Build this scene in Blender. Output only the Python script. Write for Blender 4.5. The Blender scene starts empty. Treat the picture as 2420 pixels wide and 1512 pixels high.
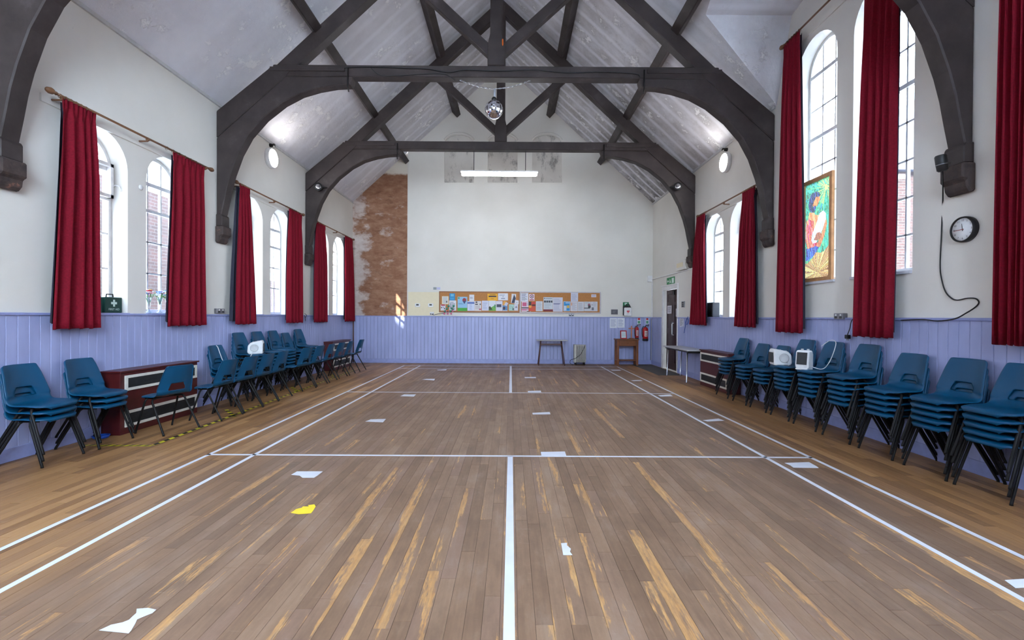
import bpy, bmesh, math, random
from mathutils import Vector, Matrix
random.seed(7)
sc = bpy.context.scene
C = sc.collection
PI = math.pi
# ------------------------------------------------------------------ camera
F, H, PIT, ROL, YAW = 1106.6, 1.41, .00657, .0057, .002     # focal length in pixels of a 2420 px wide frame
def ray(u, v):
    xr, yr = (u-1210)/F, (v-756)/F
    c, s = math.cos(ROL), math.sin(ROL); x = c*xr+s*yr; y = -s*xr+c*yr
    c, s = math.cos(PIT), math.sin(PIT); Y = c-s*y; Z = -s-c*y
    c, s = math.cos(YAW), math.sin(YAW)
    return Vector((c*x+s*Y, -s*x+c*Y, Z))
def onX(u, v, X): r = ray(u, v); t = X/r[0]; return Vector((X, r[1]*t, H+r[2]*t))
def onY(u, v, Y): r = ray(u, v); t = Y/r[1]; return Vector((r[0]*t, Y, H+r[2]*t))
def onZ(u, v, Z=0.0): r = ray(u, v); t = (Z-H)/r[2]; return Vector((r[0]*t, r[1]*t, Z))
cd = bpy.data.cameras.new('camera'); cam = bpy.data.objects.new('camera', cd); C.objects.link(cam)
cd.sensor_width = 36; cd.lens = F/2420*36; cd.clip_start = .05; cd.clip_end = 300
f = ray(1210, 756).normalized(); rt = (ray(1211, 756)-ray(1210, 756)).normalized(); up = rt.cross(f)
cam.matrix_world = Matrix(((rt.x, up.x, -f.x, 0), (rt.y, up.y, -f.y, 0), (rt.z, up.z, -f.z, H), (0, 0, 0, 1)))
sc.camera = cam
# ------------------------------------------------------------------ sky, sun, exposure
SKY, SUN, LAMP, TUBE, EXPO = 24.0, 24.0, 46.0, 24.0, 1.2
w = bpy.data.worlds.new('sky'); sc.world = w; w.use_nodes = True
bg = w.node_tree.nodes['Background']; bg.inputs[0].default_value = (.72, .83, 1.0, 1); bg.inputs[1].default_value = SKY
sl = bpy.data.lights.new('sun', 'SUN'); sl.energy = SUN; sl.angle = .012; sl.color = (1, .93, .82)
so = bpy.data.objects.new('sun', sl); C.objects.link(so)
so.rotation_euler = Vector((.55, .77, -.50)).to_track_quat('-Z', 'Y').to_euler(); so.location = (-20, -10, 15)
vs = sc.view_settings; vs.view_transform = 'Standard'; vs.look = 'None'; vs.gamma = 1; vs.use_curve_mapping = False; vs.exposure = EXPO
# ------------------------------------------------------------------ room numbers (metres)
XL, XR, YB, YF = -4.80, 4.27, 14.15, -2.3
XC, HW = (XL+XR)/2, (XR-XL)/2
EAVE, SLOPE, DADO = 4.85, .913, 1.42
def roof(x): return EAVE+SLOPE*(HW-abs(x-XC))
TRUSS_Y = [4.33, 7.62, 10.90]; TRUSS_D = .18
# ------------------------------------------------------------------ materials
MATS = {}
def srgb(r, g, b):
    f = lambda c: c/12.92 if c <= .04045 else ((c+.055)/1.055)**2.4
    return tuple(f(c/255) for c in (r, g, b))+(1,)
class NT:
    def __init__(s, name):
        s.m = bpy.data.materials.new(name); s.m.use_nodes = True; s.t = s.m.node_tree; s.n = s.t.nodes; s.l = s.t.links
        s.b = s.n['Principled BSDF']; s.out = s.n['Material Output']; MATS[name] = s.m
    def add(s, ty, **kw):
        n = s.n.new(ty)
        for k, v in kw.items(): setattr(n, k, v)
        return n
    def put(s, sock, v):
        if hasattr(v, 'links') or isinstance(v, bpy.types.NodeSocket): s.l.new(v, sock)
        else: sock.default_value = v
    def pos(s): return s.add('ShaderNodeNewGeometry').outputs['Position']
    def obj(s): return s.add('ShaderNodeTexCoord').outputs['Object']
    def mapv(s, v, scale):
        n = s.add('ShaderNodeMapping'); s.l.new(v, n.inputs[0]); n.inputs['Scale'].default_value = scale; return n.outputs[0]
    def noise(s, v, scale, detail=4, rough=.55):
        n = s.add('ShaderNodeTexNoise'); s.l.new(v, n.inputs['Vector']); n.inputs['Scale'].default_value = scale
        n.inputs['Detail'].default_value = detail; n.inputs['Roughness'].default_value = rough; return n.outputs['Fac']
    def ramp(s, fac, stops):
        n = s.add('ShaderNodeValToRGB'); s.l.new(fac, n.inputs[0]); e = n.color_ramp.elements
        while len(e) < len(stops): e.new(.5)
        for q, (p, c) in zip(e, stops): q.position = p; q.color = c if len(c) == 4 else c+(1,)
        return n.outputs[0]
    def mr(s, v, a, b, c=0, d=1):
        n = s.add('ShaderNodeMapRange'); s.l.new(v, n.inputs[0])
        for i, x in enumerate((a, b, c, d)): n.inputs[i+1].default_value = x
        return n.outputs[0]
    def math(s, op, a, b=0.0):
        n = s.add('ShaderNodeMath', operation=op); s.put(n.inputs[0], a); s.put(n.inputs[1], b); return n.outputs[0]
    def mix(s, fac, a, b, blend='MIX'):
        n = s.add('ShaderNodeMix', data_type='RGBA', blend_type=blend)
        s.put(n.inputs[0], fac); s.put(n.inputs[6], a); s.put(n.inputs[7], b); return n.outputs[2]
    def xyz(s, v):
        n = s.add('ShaderNodeSeparateXYZ'); s.l.new(v, n.inputs[0]); return n.outputs
    def bump(s, h, st=.2, dist=.01):
        n = s.add('ShaderNodeBump'); s.l.new(h, n.inputs['Height']); n.inputs['Strength'].default_value = st; n.inputs['Distance'].default_value = dist
        s.l.new(n.outputs[0], s.b.inputs['Normal'])
    def fin(s, col=None, rough=None, metal=None, spec=None):
        if col is not None: s.put(s.b.inputs['Base Color'], col)
        if rough is not None: s.put(s.b.inputs['Roughness'], rough)
        if metal is not None: s.b.inputs['Metallic'].default_value = metal
        if spec is not None: s.b.inputs['Specular IOR Level'].default_value = spec
        return s.m
def plain(name, c, rough=.5, metal=0, var=.08, scale=12, spec=.5):
    n = NT(name); a = srgb(*c) if max(c) > 1 else tuple(c)+(1,)
    d = tuple(x*(1-var) for x in a[:3])+(1,); e = tuple(min(1, x*(1+var)) for x in a[:3])+(1,)
    f = n.noise(n.obj(), scale); n.fin(n.ramp(f, [(.3, d), (.7, e)]), rough, metal, spec); return n.m
# cream plaster
n = NT('cream_wall'); P = n.pos()
c = n.ramp(n.noise(P, .7, 5), [(.3, srgb(224, 220, 211)), (.7, srgb(236, 232, 224))])
sp = n.mr(n.noise(P, 5.5, 8, .7), .70, .76); c = n.mix(n.math('MULTIPLY', sp, .25), c, srgb(168, 158, 146))
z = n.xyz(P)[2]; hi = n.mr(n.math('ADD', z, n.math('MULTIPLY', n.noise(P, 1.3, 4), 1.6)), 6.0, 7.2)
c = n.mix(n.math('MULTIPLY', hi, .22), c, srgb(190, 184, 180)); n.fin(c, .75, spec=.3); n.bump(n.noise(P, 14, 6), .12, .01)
# bare brown plaster with scraped pale paint
n = NT('bare_plaster'); P = n.pos(); x, y, z = n.xyz(P)
a = n.noise(n.mapv(P, (1, 1, 1.5)), 1.6, 8, .66); b = n.noise(n.mapv(P, (1, 1, 2.2)), 3.5, 8, .68)
br = n.ramp(b, [(.25, srgb(124, 86, 66)), (.5, srgb(154, 112, 88)), (.75, srgb(180, 143, 118))])
left = n.mr(x, -4.8, -4.05, .20, -.05); fac = n.mr(n.math('ADD', a, left), .56, .68)
c = n.mix(fac, br, n.ramp(b, [(.3, srgb(190, 168, 156)), (.7, srgb(214, 203, 198))]))
d = n.mr(n.noise(n.mapv(P, (1, 1, 3)), 2.3, 6, .6), .62, .68); c = n.mix(n.math('MULTIPLY', d, .45), c, srgb(104, 74, 58))
topm = n.mr(n.math('ADD', z, n.math('MULTIPLY', b, .22)), 5.78, 5.86); c = n.mix(topm, c, srgb(226, 218, 204))
n.fin(c, .85, spec=.2); n.bump(b, .35, .015)
# ceiling: off white distemper, sooty rafter ghosts, flaking
n = NT('ceiling_paint'); P = n.pos(); x, y, z = n.xyz(P)
c = n.ramp(n.noise(P, .9, 6, .6), [(.3, srgb(220, 220, 227)), (.7, srgb(238, 238, 244))])
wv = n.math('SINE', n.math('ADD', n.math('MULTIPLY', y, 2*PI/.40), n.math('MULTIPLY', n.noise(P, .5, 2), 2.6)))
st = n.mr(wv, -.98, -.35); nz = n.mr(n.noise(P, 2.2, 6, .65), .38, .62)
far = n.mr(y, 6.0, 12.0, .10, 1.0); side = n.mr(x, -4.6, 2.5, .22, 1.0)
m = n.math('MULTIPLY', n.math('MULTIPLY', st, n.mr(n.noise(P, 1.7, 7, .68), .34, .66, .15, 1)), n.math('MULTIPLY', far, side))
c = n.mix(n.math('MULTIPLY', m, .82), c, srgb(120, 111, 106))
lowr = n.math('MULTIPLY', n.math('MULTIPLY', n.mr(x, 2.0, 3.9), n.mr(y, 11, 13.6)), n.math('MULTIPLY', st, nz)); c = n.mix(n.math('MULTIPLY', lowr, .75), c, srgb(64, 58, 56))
fl = n.math('MULTIPLY', n.mr(n.noise(P, 3.4, 9, .75), .56, .59), n.mr(n.noise(P, .8, 3), .45, .52)); c = n.mix(n.math('MULTIPLY', fl, .9), c, srgb(250, 250, 252))
n.fin(c, .85, spec=.2); n.bump(n.math('ADD', n.math('MULTIPLY', fl, 1.2), n.noise(P, 6, 8, .65)), .55, .02)
# lilac painted boards
n = NT('lilac_paint'); P = n.pos(); oi = n.add('ShaderNodeObjectInfo').outputs['Random']
c = n.ramp(n.noise(n.mapv(P, (3, 3, .7)), 2.0, 5), [(.3, srgb(156, 164, 207)), (.7, srgb(171, 179, 221))])
c = n.mix(n.math('MULTIPLY', oi, .16), c, srgb(170, 176, 216))
ch = n.mr(n.noise(n.mapv(P, (9, 9, 1.6)), 3.0, 8, .75), .73, .76); c = n.mix(n.math('MULTIPLY', ch, .7), c, srgb(66, 62, 86))
n.fin(c, .38); n.bump(n.noise(n.mapv(P, (8, 8, .8)), 4, 4), .12, .004)
plain('lilac_trim', (150, 158, 206), .4); plain('groove_dark', (48, 44, 66), .9); plain('groove_lilac', (92, 92, 132), .8)
# floor boards
n = NT('floor_board'); P = n.pos(); x, y, z = n.xyz(P); at = n.add('ShaderNodeAttribute', attribute_name='rnd').outputs['Fac']
g = n.noise(n.mapv(P, (30, 1.6, 1)), 1.6, 6, .6); g2 = n.noise(n.mapv(P, (4, .6, 1)), 1.0, 5, .6)
grey = n.ramp(n.math('ADD', n.math('MULTIPLY', g, .55), n.math('MULTIPLY', at, .45)), [(.15, srgb(114, 88, 69)), (.5, srgb(135, 106, 84)), (.85, srgb(152, 124, 101))])
grey = n.mix(n.mr(at, .82, .90, 0, .6), grey, srgb(126, 98, 84))
bl = n.noise(n.mapv(P, (3, 1.1, 1)), 1.6, 7, .68); grey = n.mix(n.mr(bl, .46, .68, 0, .55), grey, srgb(98, 74, 58)); grey = n.mix(n.mr(bl, .46, .30, 0, .4), grey, srgb(158, 138, 124))
grey = n.mix(n.mr(n.math('ABSOLUTE', x), 1.3, 3.2, 0, .5), grey, srgb(88, 70, 57))  # dimmer light towards the side walls, painted into the board colour
tan = n.ramp(g, [(.25, srgb(160, 112, 66)), (.55, srgb(196, 148, 92)), (.8, srgb(214, 172, 116))])
wear = n.noise(n.mapv(P, (9.5, .5, 1)), 1.25, 4, .6); sp = n.noise(n.mapv(P, (30, 5, 1)), 2.0, 6, .7)
cen = n.mr(n.math('ABSOLUTE', x), 2.0, 3.2, 0, -.06); nearm = n.mr(y, 3.5, 6.5, .012, -.045); lft = n.mr(x, -2.2, .6, -.012, .012)
wv = n.math('ADD', n.math('ADD', n.math('ADD', wear, n.math('MULTIPLY', n.math('SUBTRACT', at, .5), .26)), n.math('MULTIPLY', n.math('SUBTRACT', sp, .5), .26)), n.math('ADD', n.math('ADD', cen, nearm), lft))
wm = n.mr(wv, .645, .69)
c = n.mix(n.math('MULTIPLY', wm, n.mr(sp, .35, .62, .35, .92)), grey, tan)
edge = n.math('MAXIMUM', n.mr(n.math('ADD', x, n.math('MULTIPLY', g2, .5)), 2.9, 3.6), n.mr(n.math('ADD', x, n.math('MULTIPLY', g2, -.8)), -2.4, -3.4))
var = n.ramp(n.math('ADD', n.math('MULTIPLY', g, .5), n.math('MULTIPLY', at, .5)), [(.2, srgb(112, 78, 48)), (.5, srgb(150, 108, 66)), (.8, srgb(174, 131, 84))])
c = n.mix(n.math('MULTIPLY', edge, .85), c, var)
sc_ = n.mr(n.noise(n.mapv(P, (2, 14, 1)), 3.0, 7, .7), .62, .72); c = n.mix(n.math('MULTIPLY', sc_, .22), c, srgb(186, 172, 160))
n.fin(c, n.mr(n.math('ADD', g2, n.math('MULTIPLY', edge, -.25)), .2, .8, .44, .62), spec=.28); n.bump(n.math('ADD', g, n.math('MULTIPLY', sp, .6)), .10, .004)
plain('floor_gap', (74, 58, 48), .9); plain('tape_white', (208, 210, 220), .45, var=.05, scale=6)
plain('tape_yellow', (250, 212, 20), .4); plain('hazard_yellow', (206, 196, 30), .4); plain('hazard_black', (24, 22, 22), .5)
# timber painted black brown
n = NT('dark_timber'); P = n.pos(); c = n.ramp(n.noise(P, 3.0, 7, .65), [(.3, srgb(46, 38, 37)), (.6, srgb(63, 54, 53)), (.8, srgb(86, 78, 78))])
n.fin(c, n.mr(n.noise(P, 2, 4), .3, .7, .42, .66), spec=.35); n.bump(n.noise(n.mapv(P, (5, 5, 4)), 5, 6), .15, .006)
n = NT('corbel_stone'); P = n.pos(); n.fin(n.ramp(n.noise(P, 9, 6, .7), [(.35, srgb(52, 43, 42)), (.6, srgb(78, 64, 60)), (.72, srgb(150, 104, 84))]), .8); n.bump(n.noise(P, 18, 6), .5, .01)
# curtains
n = NT('red_curtain'); P = n.pos(); n.fin(n.ramp(n.noise(n.mapv(P, (20, 20, 20)), 3, 3), [(.3, srgb(112, 4, 26)), (.7, srgb(132, 8, 34))]), .82, spec=.25)
n.b.inputs['Sheen Weight'].default_value = .08; n.b.inputs['Sheen Tint'].default_value = srgb(230, 90, 110)
plain('curtain_lining', (58, 58, 70), .9, spec=.1)
plain('oak_pole', (116, 80, 54), .45); plain('white_paint', (232, 230, 228), .45); plain('white_plastic', (236, 236, 236), .35); plain('grey_white', (204, 204, 204), .5)
plain('sill_paint', (206, 206, 214), .4)
plain('chair_blue', (3, 72, 108), .38, var=.05, scale=4, spec=.3); plain('black_tube', (13, 12, 13), .5, spec=.3); plain('black_plastic', (20, 20, 22), .45); plain('dark_grey', (58, 60, 62), .6)
plain('maroon_wood', (78, 22, 22), .38, var=.2); plain('grille_dark', (34, 36, 38), .6); plain('grille_white', (226, 222, 210), .5)
plain('green_box', (6, 66, 56), .4); plain('green_sign', (10, 120, 70), .5); plain('chrome', (200, 200, 204), .25, metal=1.0); plain('steel', (150, 150, 154), .4, metal=1.0)
plain('extinguisher_red', (176, 16, 22), .3); plain('table_wood', (126, 74, 40), .4, var=.25, scale=6); plain('pale_oak', (188, 138, 92), .5, var=.2)
plain('grey_laminate', (176, 174, 176), .35); plain('brown_metal', (84, 52, 48), .45); plain('rad_cream', (206, 204, 194), .4); plain('blue_plastic', (24, 74, 170), .4)
plain('cork', (188, 130, 78), .9, var=.15, scale=60); plain('board_frame', (150, 98, 60), .5); plain('silver_frame', (196, 192, 198), .5)
plain('door_brown', (60, 34, 36), .45, var=.25, scale=5); plain('mat_grey', (78, 74, 72), .95); plain('cable_black', (22, 22, 24), .5); plain('cable_white', (226, 226, 228), .4)
plain('orange_tip', (230, 110, 30), .4); plain('cross_wood', (196, 118, 72), .5); plain('cream_panel', (236, 224, 192), .6, var=.02); plain('leaf_green', (60, 130, 40), .6)
plain('grey_render', (132, 138, 150), .9); plain('outdoor_paving', (200, 198, 200), .9); plain('slate', (84, 86, 96), .7); plain('pvc_green', (70, 150, 120), .5)
for i, cc in enumerate([(214, 40, 60), (240, 200, 60), (236, 240, 244), (90, 150, 220), (230, 130, 160), (150, 90, 190)]): plain('petal_%d' % i, cc, .6)
n = NT('brick'); bt = n.add('ShaderNodeTexBrick'); P = n.pos(); x, y, z = n.xyz(P); cb = n.add('ShaderNodeCombineXYZ'); n.l.new(n.math('ADD', y, x), cb.inputs[0]); n.l.new(z, cb.inputs[1]); n.l.new(cb.outputs[0], bt.inputs['Vector'])
bt.inputs['Scale'].default_value = 1; bt.inputs['Brick Width'].default_value = .225; bt.inputs['Row Height'].default_value = .075; bt.inputs['Mortar Size'].default_value = .008
bt.inputs['Color1'].default_value = srgb(76, 54, 50); bt.inputs['Color2'].default_value = srgb(60, 46, 44); bt.inputs['Mortar'].default_value = srgb(84, 78, 76); n.fin(bt.outputs['Color'], .9)
def emitter(name, col, st):
    n = NT(name); e = n.add('ShaderNodeEmission'); e.inputs[0].default_value = col+(1,); e.inputs[1].default_value = st; n.l.new(e.outputs[0], n.out.inputs[0])
emitter('lamp_glow', (1, .96, .92), LAMP); emitter('tube_glow', (.95, .97, 1), TUBE)
n = NT('window_glass'); tr = n.add('ShaderNodeBsdfTransparent'); tr.inputs[0].default_value = (.62, .64, .65, 1); gl = n.add('ShaderNodeBsdfGlossy'); gl.inputs['Roughness'].default_value = .03
mx = n.add('ShaderNodeMixShader'); mx.inputs[0].default_value = .05; n.l.new(tr.outputs[0], mx.inputs[1]); n.l.new(gl.outputs[0], mx.inputs[2]); n.l.new(mx.outputs[0], n.out.inputs[0])
n = NT('added_gable_glass'); tr = n.add('ShaderNodeBsdfTransparent'); tr.inputs[0].default_value = (.94, .97, .97, 1); gl = n.add('ShaderNodeBsdfGlossy'); gl.inputs['Roughness'].default_value = .03
mx = n.add('ShaderNodeMixShader'); mx.inputs[0].default_value = .05; n.l.new(tr.outputs[0], mx.inputs[1]); n.l.new(gl.outputs[0], mx.inputs[2]); n.l.new(mx.outputs[0], n.out.inputs[0])
n = NT('vase_glass'); tr = n.add('ShaderNodeBsdfTransparent'); tr.inputs[0].default_value = (.86, .92, .93, 1); gl = n.add('ShaderNodeBsdfGlossy'); gl.inputs['Roughness'].default_value = .05
mx = n.add('ShaderNodeMixShader'); mx.inputs[0].default_value = .22; n.l.new(tr.outputs[0], mx.inputs[1]); n.l.new(gl.outputs[0], mx.inputs[2]); n.l.new(mx.outputs[0], n.out.inputs[0])
n = NT('mirror_tile'); P = n.obj(); n.fin(n.ramp(n.noise(P, 30, 2), [(.3, (.55, .56, .6, 1)), (.7, (.9, .9, .93, 1))]), .08, metal=1.0)
n = NT('print'); a = n.add('ShaderNodeAttribute', attribute_name='Col'); c = n.mix(n.math('MULTIPLY', n.noise(n.obj(), 8), .06), a.outputs['Color'], (.5, .5, .5, 1)); n.fin(c, .6)
n = NT('painted_film'); a = n.add('ShaderNodeAttribute', attribute_name='Col'); df = n.add('ShaderNodeBsdfDiffuse'); tl = n.add('ShaderNodeBsdfTranslucent'); tp = n.add('ShaderNodeBsdfTransparent')
st = n.noise(n.mapv(n.obj(), (1, 40, 14)), 2.5, 6, .7); c = n.mix(n.mr(st, .35, .7, 0, .35), a.outputs['Color'], (1, 1, .92, 1))
n.l.new(c, df.inputs[0]); n.l.new(n.mix(1.0, c, (.55, .55, .55, 1), 'MULTIPLY'), tl.inputs[0]); tp.inputs[0].default_value = (0, 0, 0, 1)
m1 = n.add('ShaderNodeMixShader'); m1.inputs[0].default_value = .65; n.l.new(df.outputs[0], m1.inputs[1]); n.l.new(tl.outputs[0], m1.inputs[2])
m2 = n.add('ShaderNodeMixShader'); m2.inputs[0].default_value = .0; n.l.new(m1.outputs[0], m2.inputs[1]); n.l.new(tp.outputs[0], m2.inputs[2]); n.l.new(m2.outputs[0], n.out.inputs[0])
n = NT('louvre'); n.fin(n.ramp(n.noise(n.obj(), 10), [(.3, srgb(30, 31, 33)), (.7, srgb(54, 56, 58))]), .5)
# ------------------------------------------------------------------ mesh builder
class MB:
    def __init__(s): s.v = []; s.f = []; s.c = []; s.col = None; s.sm = []
    def face(s, idx, smooth=False): s.f.append(tuple(idx)); s.c.append(s.col); s.sm.append(smooth)
    def pts(s, ps): b = len(s.v); s.v += [Vector(p) for p in ps]; return b
    def poly(s, ps): b = s.pts(ps); s.face(range(b, b+len(ps))); return s
    def bx(s, x0, x1, y0, y1, z0, z1, M=None):
        ps = [Vector((x, y, z)) for z in (z0, z1) for y in (y0, y1) for x in (x0, x1)]
        if M: ps = [M @ p for p in ps]
        b = s.pts(ps)
        for q in ((0, 2, 3, 1), (4, 5, 7, 6), (0, 1, 5, 4), (2, 6, 7, 3), (0, 4, 6, 2), (1, 3, 7, 5)): s.face([b+i for i in q])
        return s
    def prism(s, ps, d):                                            # polygon pushed along vector d
        d = Vector(d); n = len(ps); b = s.pts(ps); b2 = s.pts([Vector(p)+d for p in ps])
        s.face(range(b, b+n)); s.face(reversed(range(b2, b2+n)))
        for i in range(n): j = (i+1) % n; s.face((b+i, b2+i, b2+j, b+j))
        return s
    def tube(s, path, r, n=8, caps=True):
        path = [Vector(p) for p in path]; rs = r if isinstance(r, (list, tuple)) else [r]*len(path); rings = []
        t0 = (path[1]-path[0]).normalized(); a = t0.orthogonal().normalized()
        for i, p in enumerate(path):
            t = (path[min(i+1, len(path)-1)]-path[max(i-1, 0)]).normalized()
            a = (a-t*a.dot(t)); a = a.normalized() if a.length > 1e-6 else t.orthogonal().normalized(); bb = t.cross(a)
            rings.append(s.pts([p+(a*math.cos(k*2*PI/n)+bb*math.sin(k*2*PI/n))*rs[i] for k in range(n)]))
        for q0, q1 in zip(rings, rings[1:]):
            for k in range(n): j = (k+1) % n; s.face((q0+k, q0+j, q1+j, q1+k), True)
        if caps: s.face(reversed(range(rings[0], rings[0]+n))); s.face(range(rings[-1], rings[-1]+n))
        return s
    def lathe(s, prof, n=16, M=None, smooth=True):                  # (radius, height) pairs about local z
        M = M or Matrix(); rings = []
        for r, h in prof: rings.append(s.pts([M @ Vector((r*math.cos(k*2*PI/n), r*math.sin(k*2*PI/n), h)) for k in range(n)]))
        for q0, q1 in zip(rings, rings[1:]):
            for k in range(n): j = (k+1) % n; s.face((q0+k, q0+j, q1+j, q1+k), smooth)
        s.face(reversed(range(rings[0], rings[0]+n))); s.face(range(rings[-1], rings[-1]+n)); return s
    def ball(s, c, r, n=10, m=6, smooth=True):
        c = Vector(c); return s.lathe([(max(r*math.sin(PI*i/m), r*.02), -r*math.cos(PI*i/m)) for i in range(m+1)], n, Matrix.Translation(c), smooth)
    def mesh(s, name, mat, org=(0, 0, 0)):
        me = bpy.data.meshes.new(name); o = Vector(org); me.from_pydata([v-o for v in s.v], [], s.f)
        if any(s.sm): me.polygons.foreach_set('use_smooth', s.sm)
        if any(c is not None for c in s.c):
            at = me.color_attributes.new('Col', 'FLOAT_COLOR', 'CORNER'); data = []
            for f, c in zip(s.f, s.c):
                c = c or (.8, .8, .8, 1)
                data += list(c)*len(f)
            at.data.foreach_set('color', data)
        me.materials.append(MATS[mat]); me.update(); return me
def link(o, parent=None):
    C.objects.link(o)
    if parent: o.parent = parent
    return o
def bev(o, wd=.004, seg=2):
    m = o.modifiers.new('bevel', 'BEVEL'); m.width = wd; m.segments = seg; m.limit_method = 'ANGLE'; return o
def thing(name, label, cat, loc=(0, 0, 0), rz=0, group=None):
    o = link(bpy.data.objects.new(name, None)); o.location = loc; o.rotation_euler = (0, 0, rz); o.empty_display_size = .1
    o['label'] = label; o['category'] = cat
    if group: o['group'] = group
    return o
def part(mb, name, mat, parent, world=True, label=None, kind=None):
    org = Vector((0, 0, 0))
    if world:
        q = parent
        while q: org += q.location; q = q.parent
    o = link(bpy.data.objects.new(name, mb.mesh(name, mat, org)), parent)
    if label: o['label'] = label
    if kind: o['kind'] = kind
    return o
def base(mb):
    xs = [v.x for v in mb.v]; ys = [v.y for v in mb.v]; zs = [v.z for v in mb.v]
    return Vector(((min(xs)+max(xs))/2, (min(ys)+max(ys))/2, min(zs)))
def solo(mb, name, mat, label, cat, group=None):
    b = base(mb); o = link(bpy.data.objects.new(name, mb.mesh(name, mat, b))); o.location = b; o['label'] = label; o['category'] = cat
    if group: o['group'] = group
    return o
def struct(mb, name, mat, parent=None):
    o = link(bpy.data.objects.new(name, mb.mesh(name, mat)), parent)
    if not parent: o['kind'] = 'structure'
    return o
def copy_tree(o, parent=None):
    c = o.copy(); C.objects.link(c); c.parent = parent
    for ch in list(o.children): copy_tree(ch, c)
    return c
def text_mesh(mb, txt, size, M):                                    # filled lettering laid into a builder
    cu = bpy.data.curves.new('t', 'FONT'); cu.body = txt; cu.size = size; cu.align_x = 'CENTER'; cu.align_y = 'CENTER'
    o = bpy.data.objects.new('t', cu); C.objects.link(o); dg = bpy.context.evaluated_depsgraph_get(); me = o.evaluated_get(dg).to_mesh()
    b = mb.pts([M @ v.co for v in me.vertices])
    for p in me.polygons: mb.face([b+i for i in p.vertices])
    o.evaluated_get(dg).to_mesh_clear(); bpy.data.objects.remove(o); bpy.data.curves.remove(cu)
def wallM(side, p):                                                 # local x right, y up, z out of the wall, as seen from the hall
    ax = {'L': (Vector((0, 1, 0)), Vector((1, 0, 0))), 'R': (Vector((0, -1, 0)), Vector((-1, 0, 0))), 'B': (Vector((1, 0, 0)), Vector((0, -1, 0))), 'F': (Vector((1, 0, 0)), Vector((0, 0, 1)))}[side]
    x, z = ax; y = z.cross(x); p = Vector(p)
    return Matrix(((x.x, y.x, z.x, p.x), (x.y, y.y, z.y, p.y), (x.z, y.z, z.z, p.z), (0, 0, 0, 1)))
# ================================================================== THE SETTING
PIER_L = [12.47, 9.20, 6.02, 2.75, -.50]; PIER_R = [9.30, 6.02, 2.72, -.50]
WW, PH = .83, .148
OPEN = {'L': [], 'R': []}                                           # (y0, y1, sill, spring, top, kind)
for pc in PIER_L:
    for a in (pc+PH, pc-PH-WW): OPEN['L'].append((a, a+WW, DADO, 3.60-WW/2, 3.60, 'short'))
for pc in PIER_R:
    tall = pc in (6.02, 2.72)
    for a in (pc+PH, pc-PH-WW):
        if tall: OPEN['R'].append((pc+PH, pc+PH+.87, 1.92, 5.40-.435, 5.40, 'tall') if a > pc else (pc-PH-.89, pc-PH, 1.92, 5.40-.445, 5.40, 'tall')); continue
        OPEN['R'].append( (a, a+WW, DADO, 3.60-WW/2, 3.60, 'short'))
DOOR = (11.98, 13.10, 0, 2.18, 2.18, 'door'); OPEN['R'].append(DOOR)
DORM = [5.975, 2.69]
def dormer(c): return [(c-1.60, EAVE), (c-1.22, 6.05), (c, 6.25), (c+1.22, 6.05), (c+1.60, EAVE)]
def lerp_prof(pr, y):
    for (a, za), (b, zb) in zip(pr, pr[1:]):
        if a <= y <= b: return za+(zb-za)*(y-a)/(b-a)
def topz(side, y):
    if side == 'R':
        for c in DORM:
            z = lerp_prof(dormer(c), y)
            if z: return z
    return EAVE
def arch(o, y):
    r = (o[1]-o[0])/2; d = y-(o[0]+o[1])/2
    return o[3] if o[5] == 'door' else o[3]+math.sqrt(max(0, r*r-d*d))
NA = 16
def arc_ys(o): m = (o[0]+o[1])/2; r = (o[1]-o[0])/2; return [m-r*math.cos(PI*i/NA) for i in range(NA+1)]
def outline(o):
    if o[5] == 'door': return [(o[0], o[2]), (o[0], o[3]), (o[1], o[3]), (o[1], o[2])]
    return [(o[0], o[2])]+[(y, arch(o, y)) for y in arc_ys(o)]+[(o[1], o[2])]
REV = .32
WALL = {}
for side, X, out in (('L', XL, -1), ('R', XR, 1)):
    mb = MB(); br = {YF-.3, YB+.3}
    for o in OPEN[side]: br |= set(arc_ys(o)) if o[5] != 'door' else {o[0], o[1]}
    if side == 'R':
        for c in DORM: br |= {y for y, z in dormer(c)}
    br = sorted(br)
    for a, b in zip(br, br[1:]):
        if b-a < 1e-6: continue
        m = (a+b)/2; hit = [o for o in OPEN[side] if o[0] < m < o[1]]
        ta, tb = topz(side, a+1e-7), topz(side, b-1e-7)
        if hit:
            o = hit[0]
            if o[2] > 0: mb.poly([(X, a, 0), (X, b, 0), (X, b, o[2]), (X, a, o[2])])
            mb.poly([(X, a, arch(o, a)), (X, b, arch(o, b)), (X, b, tb), (X, a, ta)])
        else: mb.poly([(X, a, 0), (X, b, 0), (X, b, tb), (X, a, ta)])
    for o in OPEN[side]:
        ol = outline(o); n_ = len(ol); b0 = mb.pts([(X, y, z) for y, z in ol]); b1 = mb.pts([(X+out*REV, y, z) for y, z in ol])
        for i in range(n_):
            j = (i+1) % n_; mb.face((b0+i, b0+j, b1+j, b1+i), 0 < i < n_-2 and o[5] != 'door')
    WALL[side] = struct(mb, 'wall_left' if side == 'L' else 'wall_right', 'cream_wall')
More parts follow.
